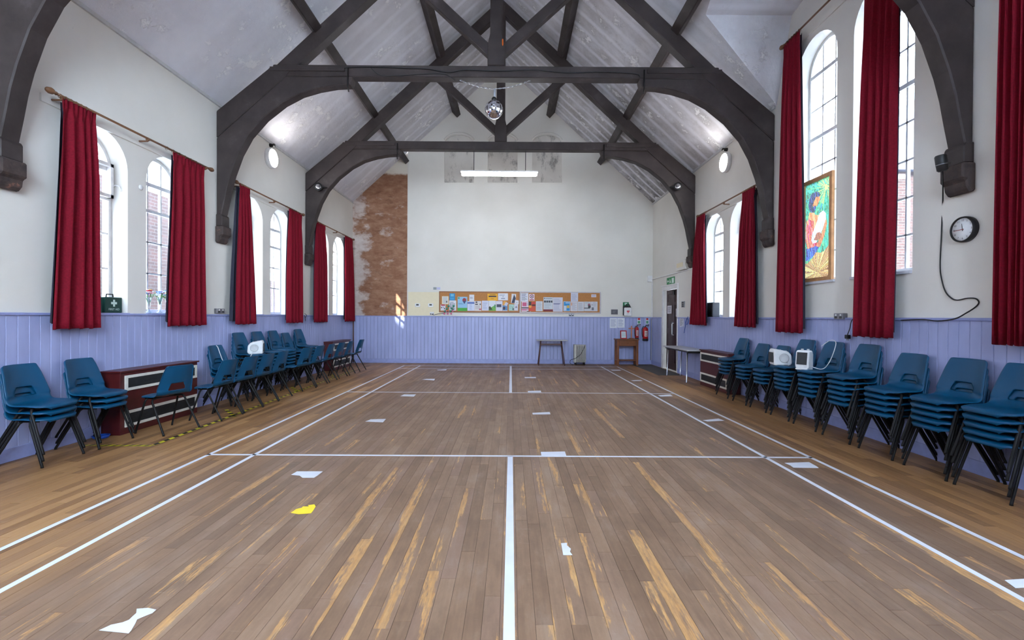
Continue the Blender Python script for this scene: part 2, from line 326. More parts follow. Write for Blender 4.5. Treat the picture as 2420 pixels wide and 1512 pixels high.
# back wall: lined cream part, bare plaster strip at the left, three blocked arched lights
XP = onY(963, 560, YB).x
mb = MB(); rec = []
for u0, u1 in ((1050, 1120), (1152.5, 1223), (1257.5, 1328)):
    a, b = onY(u0, 400, YB).x, onY(u1, 400, YB).x; zb = onY(u0, 432, YB).z; zt = onY(u0, 318, YB).z; rec.append((a, b, zb, zt-(b-a)/2*.62, zt, 'blk'))
def arch2(o, x): r = (o[1]-o[0])/2; d = x-(o[0]+o[1])/2; return o[3]+.62*math.sqrt(max(0, r*r-d*d))
br = {XP, XC, XR}
for o in rec: br |= set(arc_ys(o))
br = sorted(br)
for a, b in zip(br, br[1:]):
    hit = [o for o in rec if o[0] < (a+b)/2 < o[1]]
    if hit:
        o = hit[0]; mb.poly([(a, YB, 0), (b, YB, 0), (b, YB, o[2]), (a, YB, o[2])]); mb.poly([(a, YB, arch2(o, a)), (b, YB, arch2(o, b)), (b, YB, roof(b)+.06), (a, YB, roof(a)+.06)])
    else: mb.poly([(a, YB, 0), (b, YB, 0), (b, YB, roof(b)+.06), (a, YB, roof(a)+.06)])
mb.bx(XP-.002, XP+.03, YB-.014, YB+.03, DADO, roof(XP)-.03)
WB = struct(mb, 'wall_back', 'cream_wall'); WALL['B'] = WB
n = NT('panel_dirty'); P = n.pos(); c = n.ramp(n.noise(P, 1.6, 5), [(.3, srgb(196, 190, 182)), (.7, srgb(216, 210, 202))]); c = n.mix(n.mr(n.noise(n.mapv(P, (2.2, 1, 1.2)), 1.7, 7, .7), .52, .66, 0, .75), c, srgb(104, 98, 94)); n.fin(c, .8)
for o in rec:
    ol = [(o[0], o[2])]+[(x, arch2(o, x)) for x in arc_ys(o)]+[(o[1], o[2])]
    p = MB(); p.prism([(x, YB+.05, z) for x, z in ol], (0, .02, 0)); part(p, 'blocked_panel', 'panel_dirty', WB)
    p = MB(); n_ = len(ol); b0 = p.pts([(x, YB, z) for x, z in ol]); b1 = p.pts([(x, YB+.055, z) for x, z in ol])
    for i in range(n_): p.face((b0+i, b0+(i+1) % n_, b1+(i+1) % n_, b1+i))
    part(p, 'recess', 'cream_wall', WB)
    p = MB(); m = (o[0]+o[1])/2; r = (o[1]-o[0])/2
    p.tube([(m+(r+.03)*math.cos(t), YB-.005, o[3]+.0+(r*.62+.05)*math.sin(t)) for t in [PI*(.12+.76*i/12) for i in range(13)]], .028, 6); part(p, 'hood_mould', 'cream_wall', WB)
    p = MB(); p.bx(o[0]-.05, o[1]+.05, YB-.02, YB+.05, o[2]-.03, o[2]+.004); part(p, 'ledge', 'cream_wall', WB)
mb = MB(); mb.poly([(XL, YB+.015, 0), (XP+.01, YB+.015, 0), (XP+.01, YB+.015, roof(XP)+.06), (XL-.05, YB+.015, EAVE+.02)]); part(mb, 'bare_plaster', 'bare_plaster', WB, label='bare brown plaster with scraped pale paint')
zc = onY(1000, 690, YB).z
mb = MB(); mb.bx(XP+.03, onY(1040, 700, YB).x+.04, YB-.008, YB, DADO+.02, zc); part(mb, 'cream_board', 'cream_panel', WB)
# end wall behind the viewer: three arched windows added unseen to light the hall evenly
FRW = [(XC+d-.5, XC+d+.5, 2.4, 5.8, 6.30, 'gable') for d in (-1.45, 0, 1.45)]; mb = MB(); br = {XL-.05, XC, XR+.05}
for o in FRW: br |= set(arc_ys(o))
br = sorted(br)
for a, b in zip(br, br[1:]):
    hit = [o for o in FRW if o[0] < (a+b)/2 < o[1]]
    if hit:
        o = hit[0]; mb.poly([(a, YF, 0), (b, YF, 0), (b, YF, o[2]), (a, YF, o[2])]); mb.poly([(a, YF, arch(o, a)), (b, YF, arch(o, b)), (b, YF, roof(b)+.06), (a, YF, roof(a)+.06)])
    else: mb.poly([(a, YF, 0), (b, YF, 0), (b, YF, roof(b)+.06), (a, YF, roof(a)+.06)])
for o in FRW:
    ol = outline(o); n_ = len(ol); b0 = mb.pts([(x, YF, z) for x, z in ol]); b1 = mb.pts([(x, YF-.3, z) for x, z in ol])
    for i in range(n_): j = (i+1) % n_; mb.face((b0+i, b0+j, b1+j, b1+i))
struct(mb, 'wall_front', 'cream_wall')
# ceiling with the two dormer openings on the right
mb = MB(); RZ = roof(XC)
mb.poly([(XL-.02, YF-.3, EAVE-.02*SLOPE), (XL-.02, YB+.3, EAVE-.02*SLOPE), (XC, YB+.3, RZ), (XC, YF-.3, RZ)])
onroof = lambda y, z: (XR-(z-EAVE)/SLOPE, y, z)
ys = [YF]
edge = [(YF-.3, EAVE)]
for c in sorted(DORM): edge += dormer(c)
edge += [(YB+.3, EAVE)]
for (ya, za), (yb, zb) in zip(edge, edge[1:]):
    if yb > ya: mb.poly([onroof(ya, za), onroof(yb, zb), (XC, yb, RZ), (XC, ya, RZ)])
for c in DORM:
    pr = dormer(c)
    for (ya, za), (yb, zb) in zip(pr, pr[1:]): mb.poly([(XR+.02, ya, za), (XR+.02, yb, zb), onroof(yb, zb), onroof(ya, za)])
struct(mb, 'ceiling', 'ceiling_paint')
for i, (X, y0, y1) in enumerate(((XL, YF, YB), (XR, 7.60, YB))):
    s = 1 if X < 0 else -1; mb = MB(); mb.bx(min(X, X+s*.03), max(X, X+s*.03), y0, y1, EAVE-.035, EAVE+.01); struct(mb, 'trim_%d' % (i+1), 'grey_white')
# floor: base and single boards
FL = MB(); FL.bx(XL-.35, XR+.35, YF, YB+.05, -.06, -.004); FL = struct(FL, 'floor', 'floor_gap')
PW = .082; rnd = random.Random(3); planks = []
for i in range(int((XR-XL)/PW)+1):
    x0 = XL+i*PW; x1 = min(x0+PW, XR); y = YF-rnd.random()*1.2
    while y < YB:
        L = rnd.choice((.55, .8, 1.0, 1.3, 1.6, 1.9))*(.85+.3*rnd.random()); planks.append((x0, x1, max(y, YF), min(y+L, YB), rnd.random())); y += L
def plank_score(p):
    if p[3] < 1.75: return 0
    ya = max(p[2], 1.75); ym = (ya+p[3])/2; xm = (p[0]+p[1])/2
    if abs(xm) > ym*1.11: return 0
    return (p[1]-p[0])*(p[3]-ya)/ym**3
planks.sort(key=plank_score, reverse=True)
def plank_geo(vs_, fs_, rs_, p, ox=0, oy=0):
    x0, x1, y0, y1, r = p; g = .0006; b = len(vs_); d = -.0006*((r*7) % 1)
    for z, e in ((-.005, 0), (d-.001, 0), (d, .0012)):
        vs_ += [(x0+g+e-ox, y0+g+e-oy, z), (x1-g-e-ox, y0+g+e-oy, z), (x1-g-e-ox, y1-g-e-oy, z), (x0+g+e-ox, y1-g-e-oy, z)]
    for k in (0, 4):
        for i in range(4): j = (i+1) % 4; fs_.append((b+k+i, b+k+j, b+k+4+j, b+k+4+i))
    fs_.append((b+8, b+9, b+10, b+11)); rs_ += [r]*12
def plank_mesh(ps, ox=0, oy=0):
    a, b, c = [], [], []
    for p in ps: plank_geo(a, b, c, p, ox, oy)
    me = bpy.data.meshes.new('plank'); me.from_pydata(a, [], b); at = me.attributes.new('rnd', 'FLOAT', 'POINT'); at.data.foreach_set('value', c); me.materials.append(MATS['floor_board']); return me
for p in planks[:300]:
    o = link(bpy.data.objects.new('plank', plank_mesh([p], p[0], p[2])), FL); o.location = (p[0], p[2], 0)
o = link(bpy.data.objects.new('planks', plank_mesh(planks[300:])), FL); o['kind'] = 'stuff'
# court markings, flat tape on the floor
def strip(x0, x1, y0, y1, name='court_line'):
    m = MB(); m.bx(x0, x1, y0, y1, 0, .0012); o = part(m, name, 'tape_white', FL); return o
CX = -.001; LW = .040; YN = 4.737; YF2 = YN+3.96; YD = YN+7.92; YE = YN+8.68
for x in (-3.05, -2.59, 2.59, 3.05): strip(CX+x-LW/2, CX+x+LW/2, 1.2, YE)
strip(CX-.026, CX+.026, 1.2, YN); strip(CX-.026, CX+.026, YF2, YE)
for y in (YN, YF2): strip(-3.07, 3.07, y-LW/2, y+LW/2)
for y in (YD, YE): strip(-3.07, 3.07, y-.018, y+.018)
# lilac boarding, skirting, dado rail
def board_mesh(wd, hh, d):
    m = MB(); e = .004; prof = [(0, 0), (wd, 0), (wd, d-e), (wd-e, d), (e, d), (0, d-e)]
    m.prism([(x, -y, 0) for x, y in prof], (0, 0, hh)); return m.mesh('board', 'lilac_paint')
BW = .1085
bm_side = board_mesh(BW-.0025, DADO-.02-.13, .016); bm_back = board_mesh(BW-.004, DADO-.02-.13, .016)
def boarding(side, a0, a1):
    W = WALL[side]; a = a0
    while a < a1-.03:
        o = link(bpy.data.objects.new('board', bm_back if side == 'B' else bm_side), W)
        if side == 'B': o.location = (a, YB-.002, .13)
        elif side == 'L': o.location = (XL+.002, a, .13); o.rotation_euler = (0, 0, PI/2)
        else: o.location = (XR-.002, a+BW, .13); o.rotation_euler = (0, 0, -PI/2)
        if a+BW > a1: o.scale = ((a1-a)/BW, 1, 1)
        a += BW
boarding('B', XL+.02, XR-.02); boarding('L', .1, YB-.02); boarding('R', .1, DOOR[0]-.04); boarding('R', DOOR[1]+.1, YB-.02)
def backing(side, a0, a1, i):
    if side == 'B': q = lambda d0, d1, z0, z1: MB().bx(a0, a1, YB-d1, YB-d0, z0, z1)
    elif side == 'L': q = lambda d0, d1, z0, z1: MB().bx(XL+d0, XL+d1, a0, a1, z0, z1)
    else: q = lambda d0, d1, z0, z1: MB().bx(XR-d1, XR-d0, a0, a1, z0, z1)
    part(q(-.001, .003, .02, DADO-.01), 'backing', 'groove_dark' if side == 'B' else 'groove_lilac', WALL[side])
    nm = {'B': 'back', 'L': 'left', 'R': 'right'}[side]
    o = bev(struct(q(0, .024, 0, .13), 'baseboard_%s' % nm if i == 0 else 'baseboard_%s_%d' % (nm, i), 'lilac_trim'), .006)
    return q(0, .034, DADO-.022, DADO+.006)
k = 3
for side, a0, a1, i in (('B', XL+.03, XR-.03, 0), ('L', YF, YB, 0), ('R', YF, DOOR[0]-.04, 0), ('R', DOOR[1]+.1, YB, 1)):
    bev(struct(backing(side, a0, a1, i), 'trim_%d' % k, 'lilac_trim'), .006); k += 1
mb = MB(); mb.tube([(XL+.06, YB-.06, .02), (XL+.06, YB-.06, DADO+.35)], .018, 8); solo(mb, 'heating_pipe', 'brown_metal', 'thin brown pipe in the back left corner by the last curtain', 'pipe')
# windows
wn = 1
def window(side, o, hopper=False):
    global wn
    X0 = XL-.20 if side == 'L' else XR+.18; s = -1 if side == 'L' else 1
    y0, y1, sill, spr, top, kind = o; r = (y1-y0)/2; m = (y0+y1)/2; fw = .045; dx = s*.05
    X = lambda d: X0+s*d
    mb = MB(); ol = outline(o); ri = r-fw
    inn = [(y0+fw, sill+fw+.02)]+[(m-ri*math.cos(PI*i/NA), spr+ri*math.sin(PI*i/NA)) for i in range(NA+1)]+[(y1-fw, sill+fw+.02)]
    N = len(ol); ids = [mb.pts([(X(d), y, z) for y, z in l]) for l in (ol, inn) for d in (0, .05)]
    for i in range(N):
        j = (i+1) % N; a, b, c, d = ids
        mb.face((a+i, a+j, c+j, c+i)); mb.face((b+i, d+i, d+j, b+j)); mb.face((c+i, c+j, d+j, d+i))
    W = struct(mb, 'window_%d' % wn, 'white_paint'); wn += 1
    hs = [(1.98, .022), (2.41, .022), (2.84, .04), (spr+.02, .05)] if kind == 'short' else [(2.36, .022), (2.78, .022), (3.20, .022), (3.63, .022), (4.05, .05), (4.47, .022), (spr+.0, .05)]
    ww = (y1-y0-2*fw)/3; vs_ = [y0+fw+ww, y0+fw+2*ww]
    def box(ya, yb, za, zb, d0, d1): return MB().bx(min(X(d0), X(d1)), max(X(d0), X(d1)), ya, yb, za, zb)
    for z, t in hs: part(box(y0+fw-.01, y1-fw+.01, z-t/2, z+t/2, -.004 if t > .03 else .008, .046), 'glazing_bar', 'white_paint', W)
    for y in vs_: part(box(y-.011, y+.011, sill+fw, spr+math.sqrt(ri*ri-(y-m)**2)+.01, .008, .044), 'glazing_bar', 'white_paint', W)
    zs = [sill+fw+.02]+[z for z, t in hs]
    for za, zb in zip(zs, zs[1:]):
        for c in range(3):
            part(box(y0+fw+c*ww+.006, y0+fw+(c+1)*ww-.006, za+.006, zb-.006, .026, .030), 'pane', 'window_glass', W)
    for c in range(3):
        a, b = y0+fw+c*ww+.006, y0+fw+(c+1)*ww-.006; zb = hs[-1][0]+.006; q = []
        for i in range(9):
            y = a+(b-a)*i/8; q.append((y, max(zb+.001, spr+math.sqrt(max(0, ri*ri-(y-m)**2)))))
        g = MB(); g.prism([(X(.026), b, zb), (X(.026), a, zb)]+[(X(.026), y, z) for y, z in q], (s*.004, 0, 0)); part(g, 'pane', 'window_glass', W)
    # sill board
    zz = sill; st = MB(); xa, xb = (X(.05), XL+.03) if side == 'L' else (XR-.03, X(.05))
    st.bx(min(xa, xb), max(xa, xb), y0+.003, y1-.003, zz-.02, zz+.012); part(st, 'window_sill', 'lilac_trim' if kind == 'short' else 'sill_paint', W)
    if hopper:
        za, zb = 2.85, 3.27
        for y in (y0+.035, y1-.075): part(box(y, y+.04, za, zb, -.055, .0), 'casement_stile', 'white_paint', W)
        for z in (za, zb-.04): part(box(y0+.035, y1-.035, z, z+.04, -.055, .0), 'casement_rail', 'white_paint', W)
        h = MB(); h.tube([(X(-.03), y1-.06, 2.98), (X(-.06), y1-.02, 3.02), (X(-.1), y1-.01, 3.01), (X(-.13), y1-.012, 2.95)], .011, 6); part(h, 'casement_stay', 'white_paint', W)
    pl = bpy.data.lights.new('window_portal', 'AREA'); pl.shape = 'RECTANGLE'; pl.size = top-sill; pl.size_y = y1-y0; pl.cycles.is_portal = True
    po = bpy.data.objects.new('window_portal', pl); C.objects.link(po); po.location = (X(.12), m, (sill+top)/2); po.rotation_euler = (0, PI/2 if s > 0 else -PI/2, 0)
for o in OPEN['L']: window('L', o, hopper=(abs(o[0]-(6.02-PH-WW)) < .01))
for o in OPEN['R']:
    if o[5] != 'door': window('R', o)
for o in FRW:                                                       # added gable windows, unseen behind the viewer, for fill daylight
    x0, x1, sill, spr, top, _ = o; xm = (x0+x1)/2; mb = MB(); Yw = YF-.2
    for q in ((x0, x0+.05, sill, spr), (x1-.05, x1, sill, spr), (x0, x1, sill, sill+.06), (x0, x1, spr-.03, spr+.03)): mb.bx(q[0], q[1], Yw-.03, Yw+.03, q[2], q[3])
    mb.tube([(xm-(.50-.02)*math.cos(t), Yw, spr+(.50-.02)*math.sin(t)) for t in [PI*i/12 for i in range(13)]], .025, 6)
    W = struct(mb, 'window_%d' % wn, 'white_paint'); wn += 1
    for i in range(1, 7): part(MB().bx(x0+.04, x1-.04, Yw-.015, Yw+.015, sill+(spr-sill)*i/7-.012, sill+(spr-sill)*i/7+.012), 'glazing_bar', 'white_paint', W)
    part(MB().bx(xm-.012, xm+.012, Yw-.015, Yw+.015, sill+.05, top-.03), 'glazing_bar', 'white_paint', W)
    for i in range(7):
        for a, b in ((x0+.05, xm-.012), (xm+.012, x1-.05)): part(MB().bx(a, b, Yw-.002, Yw+.002, sill+(spr-sill)*i/7+.012, sill+(spr-sill)*(i+1)/7-.012), 'pane', 'added_gable_glass', W)
    mb = MB(); mb.prism([(xm-.47*math.cos(t), Yw, spr+.47*math.sin(t)) for t in [PI*i/14 for i in range(15)]], (0, .004, 0)); part(mb, 'pane', 'added_gable_glass', W)
    pl = bpy.data.lights.new('window_portal', 'AREA'); pl.shape = 'RECTANGLE'; pl.size = x1-x0; pl.size_y = top-sill; pl.cycles.is_portal = True
    po = bpy.data.objects.new('window_portal', pl); C.objects.link(po); po.location = (xm, YF-.28, (sill+top)/2); po.rotation_euler = (PI/2, 0, 0)
# door in the right wall: two leaves, frame
D = bpy.data.objects.new('door_1', None); link(D); D['kind'] = 'structure'; D.location = (XR, DOOR[0], 0)
ym = (DOOR[0]+DOOR[1])/2
for ya, yb in ((DOOR[0]+.01, ym-.003), (ym+.003, DOOR[1]-.01)):
    mb = MB(); X1, X2 = XR+.09, XR+.13; mb.bx(X1, X2, ya, yb, .01, DOOR[3]-.01); lf = part(mb, 'door_leaf', 'door_brown', D)
    st = .09
    for a, b, c, d in ((ya, ya+st, .01, DOOR[3]-.01), (yb-st, yb, .01, DOOR[3]-.01)): bev(part(MB().bx(X1-.014, X1+.001, a, b, c, d), 'stile', 'door_brown', lf))
    for c, d in ((.01, .2), (.98, 1.12), (1.75, 1.84), (DOOR[3]-.13, DOOR[3]-.01)): bev(part(MB().bx(X1-.013, X1+.001, ya+st, yb-st, c, d), 'rail', 'door_brown', lf))
mb = MB(); mb.bx(XR+.065, XR+.078, ym+.03, ym+.09, .92, 1.30); part(mb, 'push_plate', 'steel', D)
mb = MB(); mb.tube([(XR+.07, ym-.06, .95), (XR+.02, ym-.06, .97), (XR+.02, ym-.06, 1.25), (XR+.07, ym-.06, 1.27)], .012, 8); part(mb, 'pull_handle', 'white_plastic', D)
mb = MB(); mb.bx(XR+.05, XR+.078, ym-.12, ym-.02, 2.02, 2.13); part(mb, 'door_closer', 'black_plastic', D)
for a, b, c, d in ((DOOR[0]-.035, DOOR[0]+.004, 0, DOOR[3]+.09), (DOOR[1]-.012, DOOR[1]+.09, 0, DOOR[3]+.09), (DOOR[0]+.01, DOOR[1]-.01, DOOR[3]-.012, DOOR[3]+.09)):
    bev(part(MB().bx(XR-.03, XR+.004, a, b, c, d), 'architrave', 'white_paint', D))
part(MB().bx(XR-.045, XR, DOOR[0]-.05, DOOR[1]+.12, DOOR[3]+.09, DOOR[3]+.125), 'cornice', 'white_paint', D)
# ------------------------------------------------------------------ roof trusses and purlins
def truss(Y, label):
    T = thing('roof_truss', label, 'roof truss', (XC, Y, 2.58), group='dark roof trusses')
    d = (0, TRUSS_D, 0)
    def P(name, pts, mat='dark_timber', y=Y, dd=d, bv=.012):
        m = MB(); m.prism([(XC+x, y, z) for x, z in pts], dd); o = part(m, name, mat, T); return bev(o, bv, 1) if bv else o
    for s in (-1, 1):
        g = lambda pts: [(s*x, z) for x, z in pts]
        cur = [(4.455, 2.86), (4.45, 3.05), (4.403, 3.27), (4.36, 3.49), (4.30, 3.71), (4.18, 4.04), (4.019, 4.335), (3.77, 4.62), (3.461, 4.865), (3.18, 5.015), (2.898, 5.10), (2.62, 5.15), (2.36, 5.165)]
        P('curved_brace', g([(HW-.005, 2.86)]+cur+[(2.327, 5.29), (3.41, 5.288), (HW-.005, 4.285)]))
        P('rafter_foot', g([(HW-.005, 4.29), (3.405, 5.292), (3.30, 5.40), (3.66, 5.44), (3.70, 5.40), (HW-.005, 4.72)]), y=Y-.006, dd=(0, TRUSS_D+.012, 0))
        P('principal_rafter', g([(3.574, 5.465), (3.23, 5.465), (0, 8.48), (0, 8.80)]))
        P('strut', g([(.10, 5.62), (.10, 5.84), (1.62, 7.245), (1.745, 7.12)]), y=Y+.02, dd=(0, TRUSS_D-.05, 0))
        P('wall_plate_cap', g([(2.45, 5.37), (3.66, 5.37), (3.66, 5.435), (2.45, 5.435)]), y=Y-.02, dd=(0, .03, 0), bv=.003)
        P('corbel', g([(HW, 2.60), (4.49, 2.58), (4.45, 2.63), (4.44, 2.70), (4.405, 2.71), (4.405, 2.86), (HW, 2.86)]), 'corbel_stone', Y-.03, (0, TRUSS_D+.06, 0), .015)
        P('post_foot', g([(HW-.005, 2.86), (4.43, 2.86), (4.43, 3.02), (4.45, 3.05), (HW-.005, 3.05)]), y=Y-.012, dd=(0, TRUSS_D+.024, 0), bv=.008)
        m = MB(); m.tube([(XC+s*2.40, Y-.012, 5.42), (XC+s*2.40, Y-.012, 5.13), (XC+s*2.42, Y+.09, 5.09)], .012, 6); part(m, 'iron_strap', 'black_tube', T)
    P('tie_beam', [(-3.62, 5.29), (3.62, 5.29), (3.62, 5.48), (-3.62, 5.48)])
    P('king_post', [(-.14, 5.48), (.14, 5.48), (.145, 5.80), (.10, 6.0), (.10, 8.62), (-.10, 8.62), (-.10, 6.0), (-.145, 5.80)], y=Y-.008, dd=(0, TRUSS_D+.016, 0))
    return T
truss(TRUSS_Y[0], 'dark timber roof truss nearest the viewer, only its curved ends in view')
truss(TRUSS_Y[1], 'dark timber roof truss carrying the mirror ball across the hall')
truss(TRUSS_Y[2], 'farther dark timber roof truss with the strip light hung below')
cs, sn = math.cos(math.atan(SLOPE)), math.sin(math.atan(SLOPE))
for s, dx, lab in ((-1, 3.04, 'lower dark purlin under the left roof slope'), (-1, 1.50, 'upper dark purlin under the left roof slope'), (1, 1.50, 'upper dark purlin under the right roof slope'), (1, 3.04, 'lower dark purlin under the right roof slope')):
    mb = MB(); x, z = XC+s*dx, roof(XC+dx); t = Vector((s*cs, 0, -sn)); nn = Vector((-s*sn, 0, -cs)); o = Vector((x, YF, z))
    q = [o+t*a+nn*b for a, b in ((-.075, .002), (.075, .002), (.075, .238), (-.075, .238))]
    mb.prism(q, (0, YB-YF, 0)); bev(solo(mb, 'purlin', 'dark_timber', lab, 'roof beam', 'purlins under the roof slopes'), .01, 1)
# outside: brick walls, paving, a house beyond the right windows; unseen blocks added to cut light
mb = MB(); mb.bx(-60, 60, -40, 60, -.5, -.3); o = struct(mb, 'ground', 'outdoor_paving')
mb = MB(); mb.bx(-8.6, -8.2, 7.6, 12.6, -.3, 4.2); solo(mb, 'brick_wall', 'brick', 'low red brick boundary wall seen through the left windows', 'wall')
mb = MB(); mb.bx(-17, -14, -30, -5.9, -.3, 16); struct(mb, 'sun_blocker', 'brick')  # unseen block, placed to keep the sun off the nearer bays
mb = MB(); mb.bx(-17, -14, -5.8, 3.5, -.3, 10.9); struct(mb, 'sun_blocker', 'brick')  # unseen block, added to shape which left windows the sun reaches
mb = MB(); mb.bx(8.8, 13, -14, 9.0, -.3, 8.0); struct(mb, 'light_blocker', 'grey_render')  # unseen block, added to cut daylight through the near right windows
mb = MB(); mb.bx(-8.6, -8.2, 12.7, 30, -.3, 2.6); solo(mb, 'brick_wall', 'brick', 'lower far stretch of brick boundary wall on the left', 'wall')
mb = MB(); mb.bx(-8.4, -3.2, -13, -10, -.3, 12.5); struct(mb, 'light_blocker', 'grey_render')  # unseen block, added to keep direct sun out of the end wall windows
hb = thing('brick_house', 'brick house with slate roof seen through the tall right window', 'house', (12, 16, -.3))
part(MB().bx(10, 15, 13, 21, -.3, 5.6), 'house_wall', 'brick', hb)
mb = MB(); mb.prism([(9.7, 12.8, 5.5), (15.3, 12.8, 5.5), (12.5, 12.8, 8.2)], (0, 8.4, 0)); part(mb, 'house_roof', 'slate', hb)
# ================================================================== CHAIRS
def shell_mesh():
    prof = [(.200, .410, .128), (.210, .428, .150), (.194, .447, .178), (.12, .447, .210), (.02, .438, .220), (-.07, .436, .222), (-.128, .446, .223), (-.160, .472, .223),
            (-.176, .508, .222), (-.179, .517, .2215), (-.190, .545, .219), (-.200, .577, .2155), (-.203, .586, .214), (-.222, .655, .202), (-.243, .725, .190), (-.256, .775, .181), (-.261, .800, .172), (-.266, .807, .160), (-.276, .801, .156)]
    us = [-1, -.965, -.86, -.70, -.48, -.42, -.22, 0, .22, .42, .48, .70, .86, .965, 1]
    hole = {8: .50, 9: .50, 10: .47, 11: .385, 12: .37}; H0, H1 = 8, 12; NP = len(prof)-1
    bm = bmesh.new(); G = []
    for i, (y, z, hw) in enumerate(prof):
        row = []; bk = min(1, max(0, (i-5)/4)); nx = prof[min(i+1, NP)]; pv = prof[max(i-1, 0)]
        tx, tz = nx[0]-pv[0], nx[1]-pv[1]; L = math.hypot(tx, tz); nrm = (-tz/L, tx/L)     # towards the underside / rear
        if nrm[1] > 0: nrm = (-nrm[0], -nrm[1])
        if i > 7: nrm = (-abs(nrm[0]), -abs(nrm[1]))
        for k, u in enumerate(us):
            x = u*hw
            if i in hole and abs(u) < .5: x = u/.48*hole[i]*hw*.92
            c = u*u; e = 1 if abs(u) == 1 else 0
            yy = y-(.035*c if i < 3 else .012*c if i == 3 else 0)+bk*.050*c*(1 if i < 15 else .8)+nrm[0]*.016*e; zz = z+(1-bk)*(.014*c*c if i > 3 else -.010*c)+nrm[1]*.016*e
            if H0 <= i <= 10 and abs(u) < .5: yy -= .010
            row.append(bm.verts.new((x, yy, zz)))
        G.append(row)
    for i in range(len(prof)-1):
        for k in range(len(us)-1):
            if H0 <= i < H1 and 4 <= k < 10: continue
            bm.faces.new((G[i][k], G[i][k+1], G[i+1][k+1], G[i+1][k]))
    me = bpy.data.meshes.new('shell_raw'); bm.to_mesh(me); bm.free(); o = bpy.data.objects.new('tmp', me); C.objects.link(o)
    a = o.modifiers.new('s', 'SOLIDIFY'); a.thickness = .005; a.offset = 0; b = o.modifiers.new('d', 'SUBSURF'); b.levels = 1
    dg = bpy.context.evaluated_depsgraph_get(); out = bpy.data.meshes.new_from_object(o.evaluated_get(dg)); bpy.data.objects.remove(o)
    out.name = 'seat_shell'; out.materials.clear(); out.materials.append(MATS['chair_blue']); out.polygons.foreach_set('use_smooth', [True]*len(out.polygons)); return out
SHELL = shell_mesh(); LEGS = []
for s in (-1, 1):
    for fr in (1, 0):
        m = MB()
        if fr: pth = [(s*.08, .045, .420), (s*.165, .048, .416), (s*.192, .052, .405), (s*.202, .06, .38), (s*.224, .182, .012), (s*.224, .182, 0)]
        else: pth = [(s*.08, -.04, .418), (s*.165, -.042, .414), (s*.192, -.046, .400), (s*.202, -.055, .375), (s*.226, -.262, .012), (s*.226, -.262, 0)]
        m.tube(pth, [.0115, .0115, .0115, .0115, .0115, .013], 8); LEGS.append(m.mesh('leg', 'black_tube'))
m = MB()
for s in (-1, 1): m.tube([(s*.165, .105, .414), (s*.165, -.065, .412)], .008, 6)
m.bx(-.17, .17, .09, .115, .418, .425); m.bx(-.17, .17, -.075, -.05, .416, .422); UNDER = m.mesh('underframe', 'black_tube')
def chair(x, y, z, rz, label, group):
    t = thing('stacking_chair', label, 'chair', (x, y, z), rz, group)
    link(bpy.data.objects.new('seat_shell', SHELL), t)
    for L in LEGS: link(bpy.data.objects.new('leg', L), t)
    link(bpy.data.objects.new('underframe', UNDER), t); return t
PITCH = .061
def stack(x, y, rz, n_, where, group):
    rr = random.Random(int(y*100))
    for k in range(n_):
        lab = 'blue plastic chair, %s of the stack %s' % ('topmost' if k == n_-1 else 'bottom one' if k == 0 else ['', 'second from the floor', 'third from the floor', 'fourth from the floor', 'fifth from the floor', 'sixth from the floor'][k], where)
        chair(x+.004*k*(-1 if rz > 0 else 1)+rr.uniform(-.004, .004), y+rr.uniform(-.006, .006), k*PITCH, rz+rr.uniform(-.02, .02), lab, group)
RX = 3.985
for y, n_, where in ((8.42, 5, 'beside the right heater'), (7.77, 4, 'second by the right heater'), (7.20, 4, 'left of the lying fan heater'), (6.61, 6, 'behind the lying fan heater'),
                    (6.04, 6, 'carrying the upright fan heater'), (5.46, 6, 'right of the upright fan heater'), (4.87, 5, 'below the dangling plug'), (4.29, 5, 'second at the right edge'), (3.77, 5, 'at the right picture edge')):
    stack(RX, y, PI/2, n_, where, 'stacked blue chairs along the right wall')
LXo = -4.515
for y, n_, where, rz in ((4.50, 3, 'at the left picture edge', -PI/2+.05), (5.12, 3, 'before the left heater', -PI/2+.03)): stack(LXo+.03, y, rz, n_, where, 'short stacks of blue chairs by the left wall')
for y, n_, where in ((7.50, 3, 'with the white plug lead'), (8.12, 6, 'holding the left fan heater'), (8.70, 6, 'right of the left fan heater'), (9.28, 6, 'fourth along the left wall'), (9.82, 5, 'fifth along the left wall'), (10.37, 6, 'farthest along the left wall')):
    stack(LXo, y, -PI/2, n_, where, 'stacked blue chairs behind the row on the left')
chair(-4.22, 5.73, 0, math.radians(74), 'single blue plastic chair standing before the left heater cabinet', 'single blue chairs along the left')
ords = ['nearest', 'second', 'third', 'fourth', 'fifth', 'sixth', 'seventh', 'eighth', 'ninth', 'farthest']
for i, y in enumerate((6.47, 6.99, 7.49, 8.00, 8.98, 9.56, 10.10, 10.75, 11.30, 12.12)):
    chair(-4.09+random.uniform(-.015, .015), y, 0, PI/2+random.uniform(-.07, .05)-(.12 if i == 4 else 0), '%s blue plastic chair in the row turned to the left wall' % ords[i], 'single blue chairs along the left')
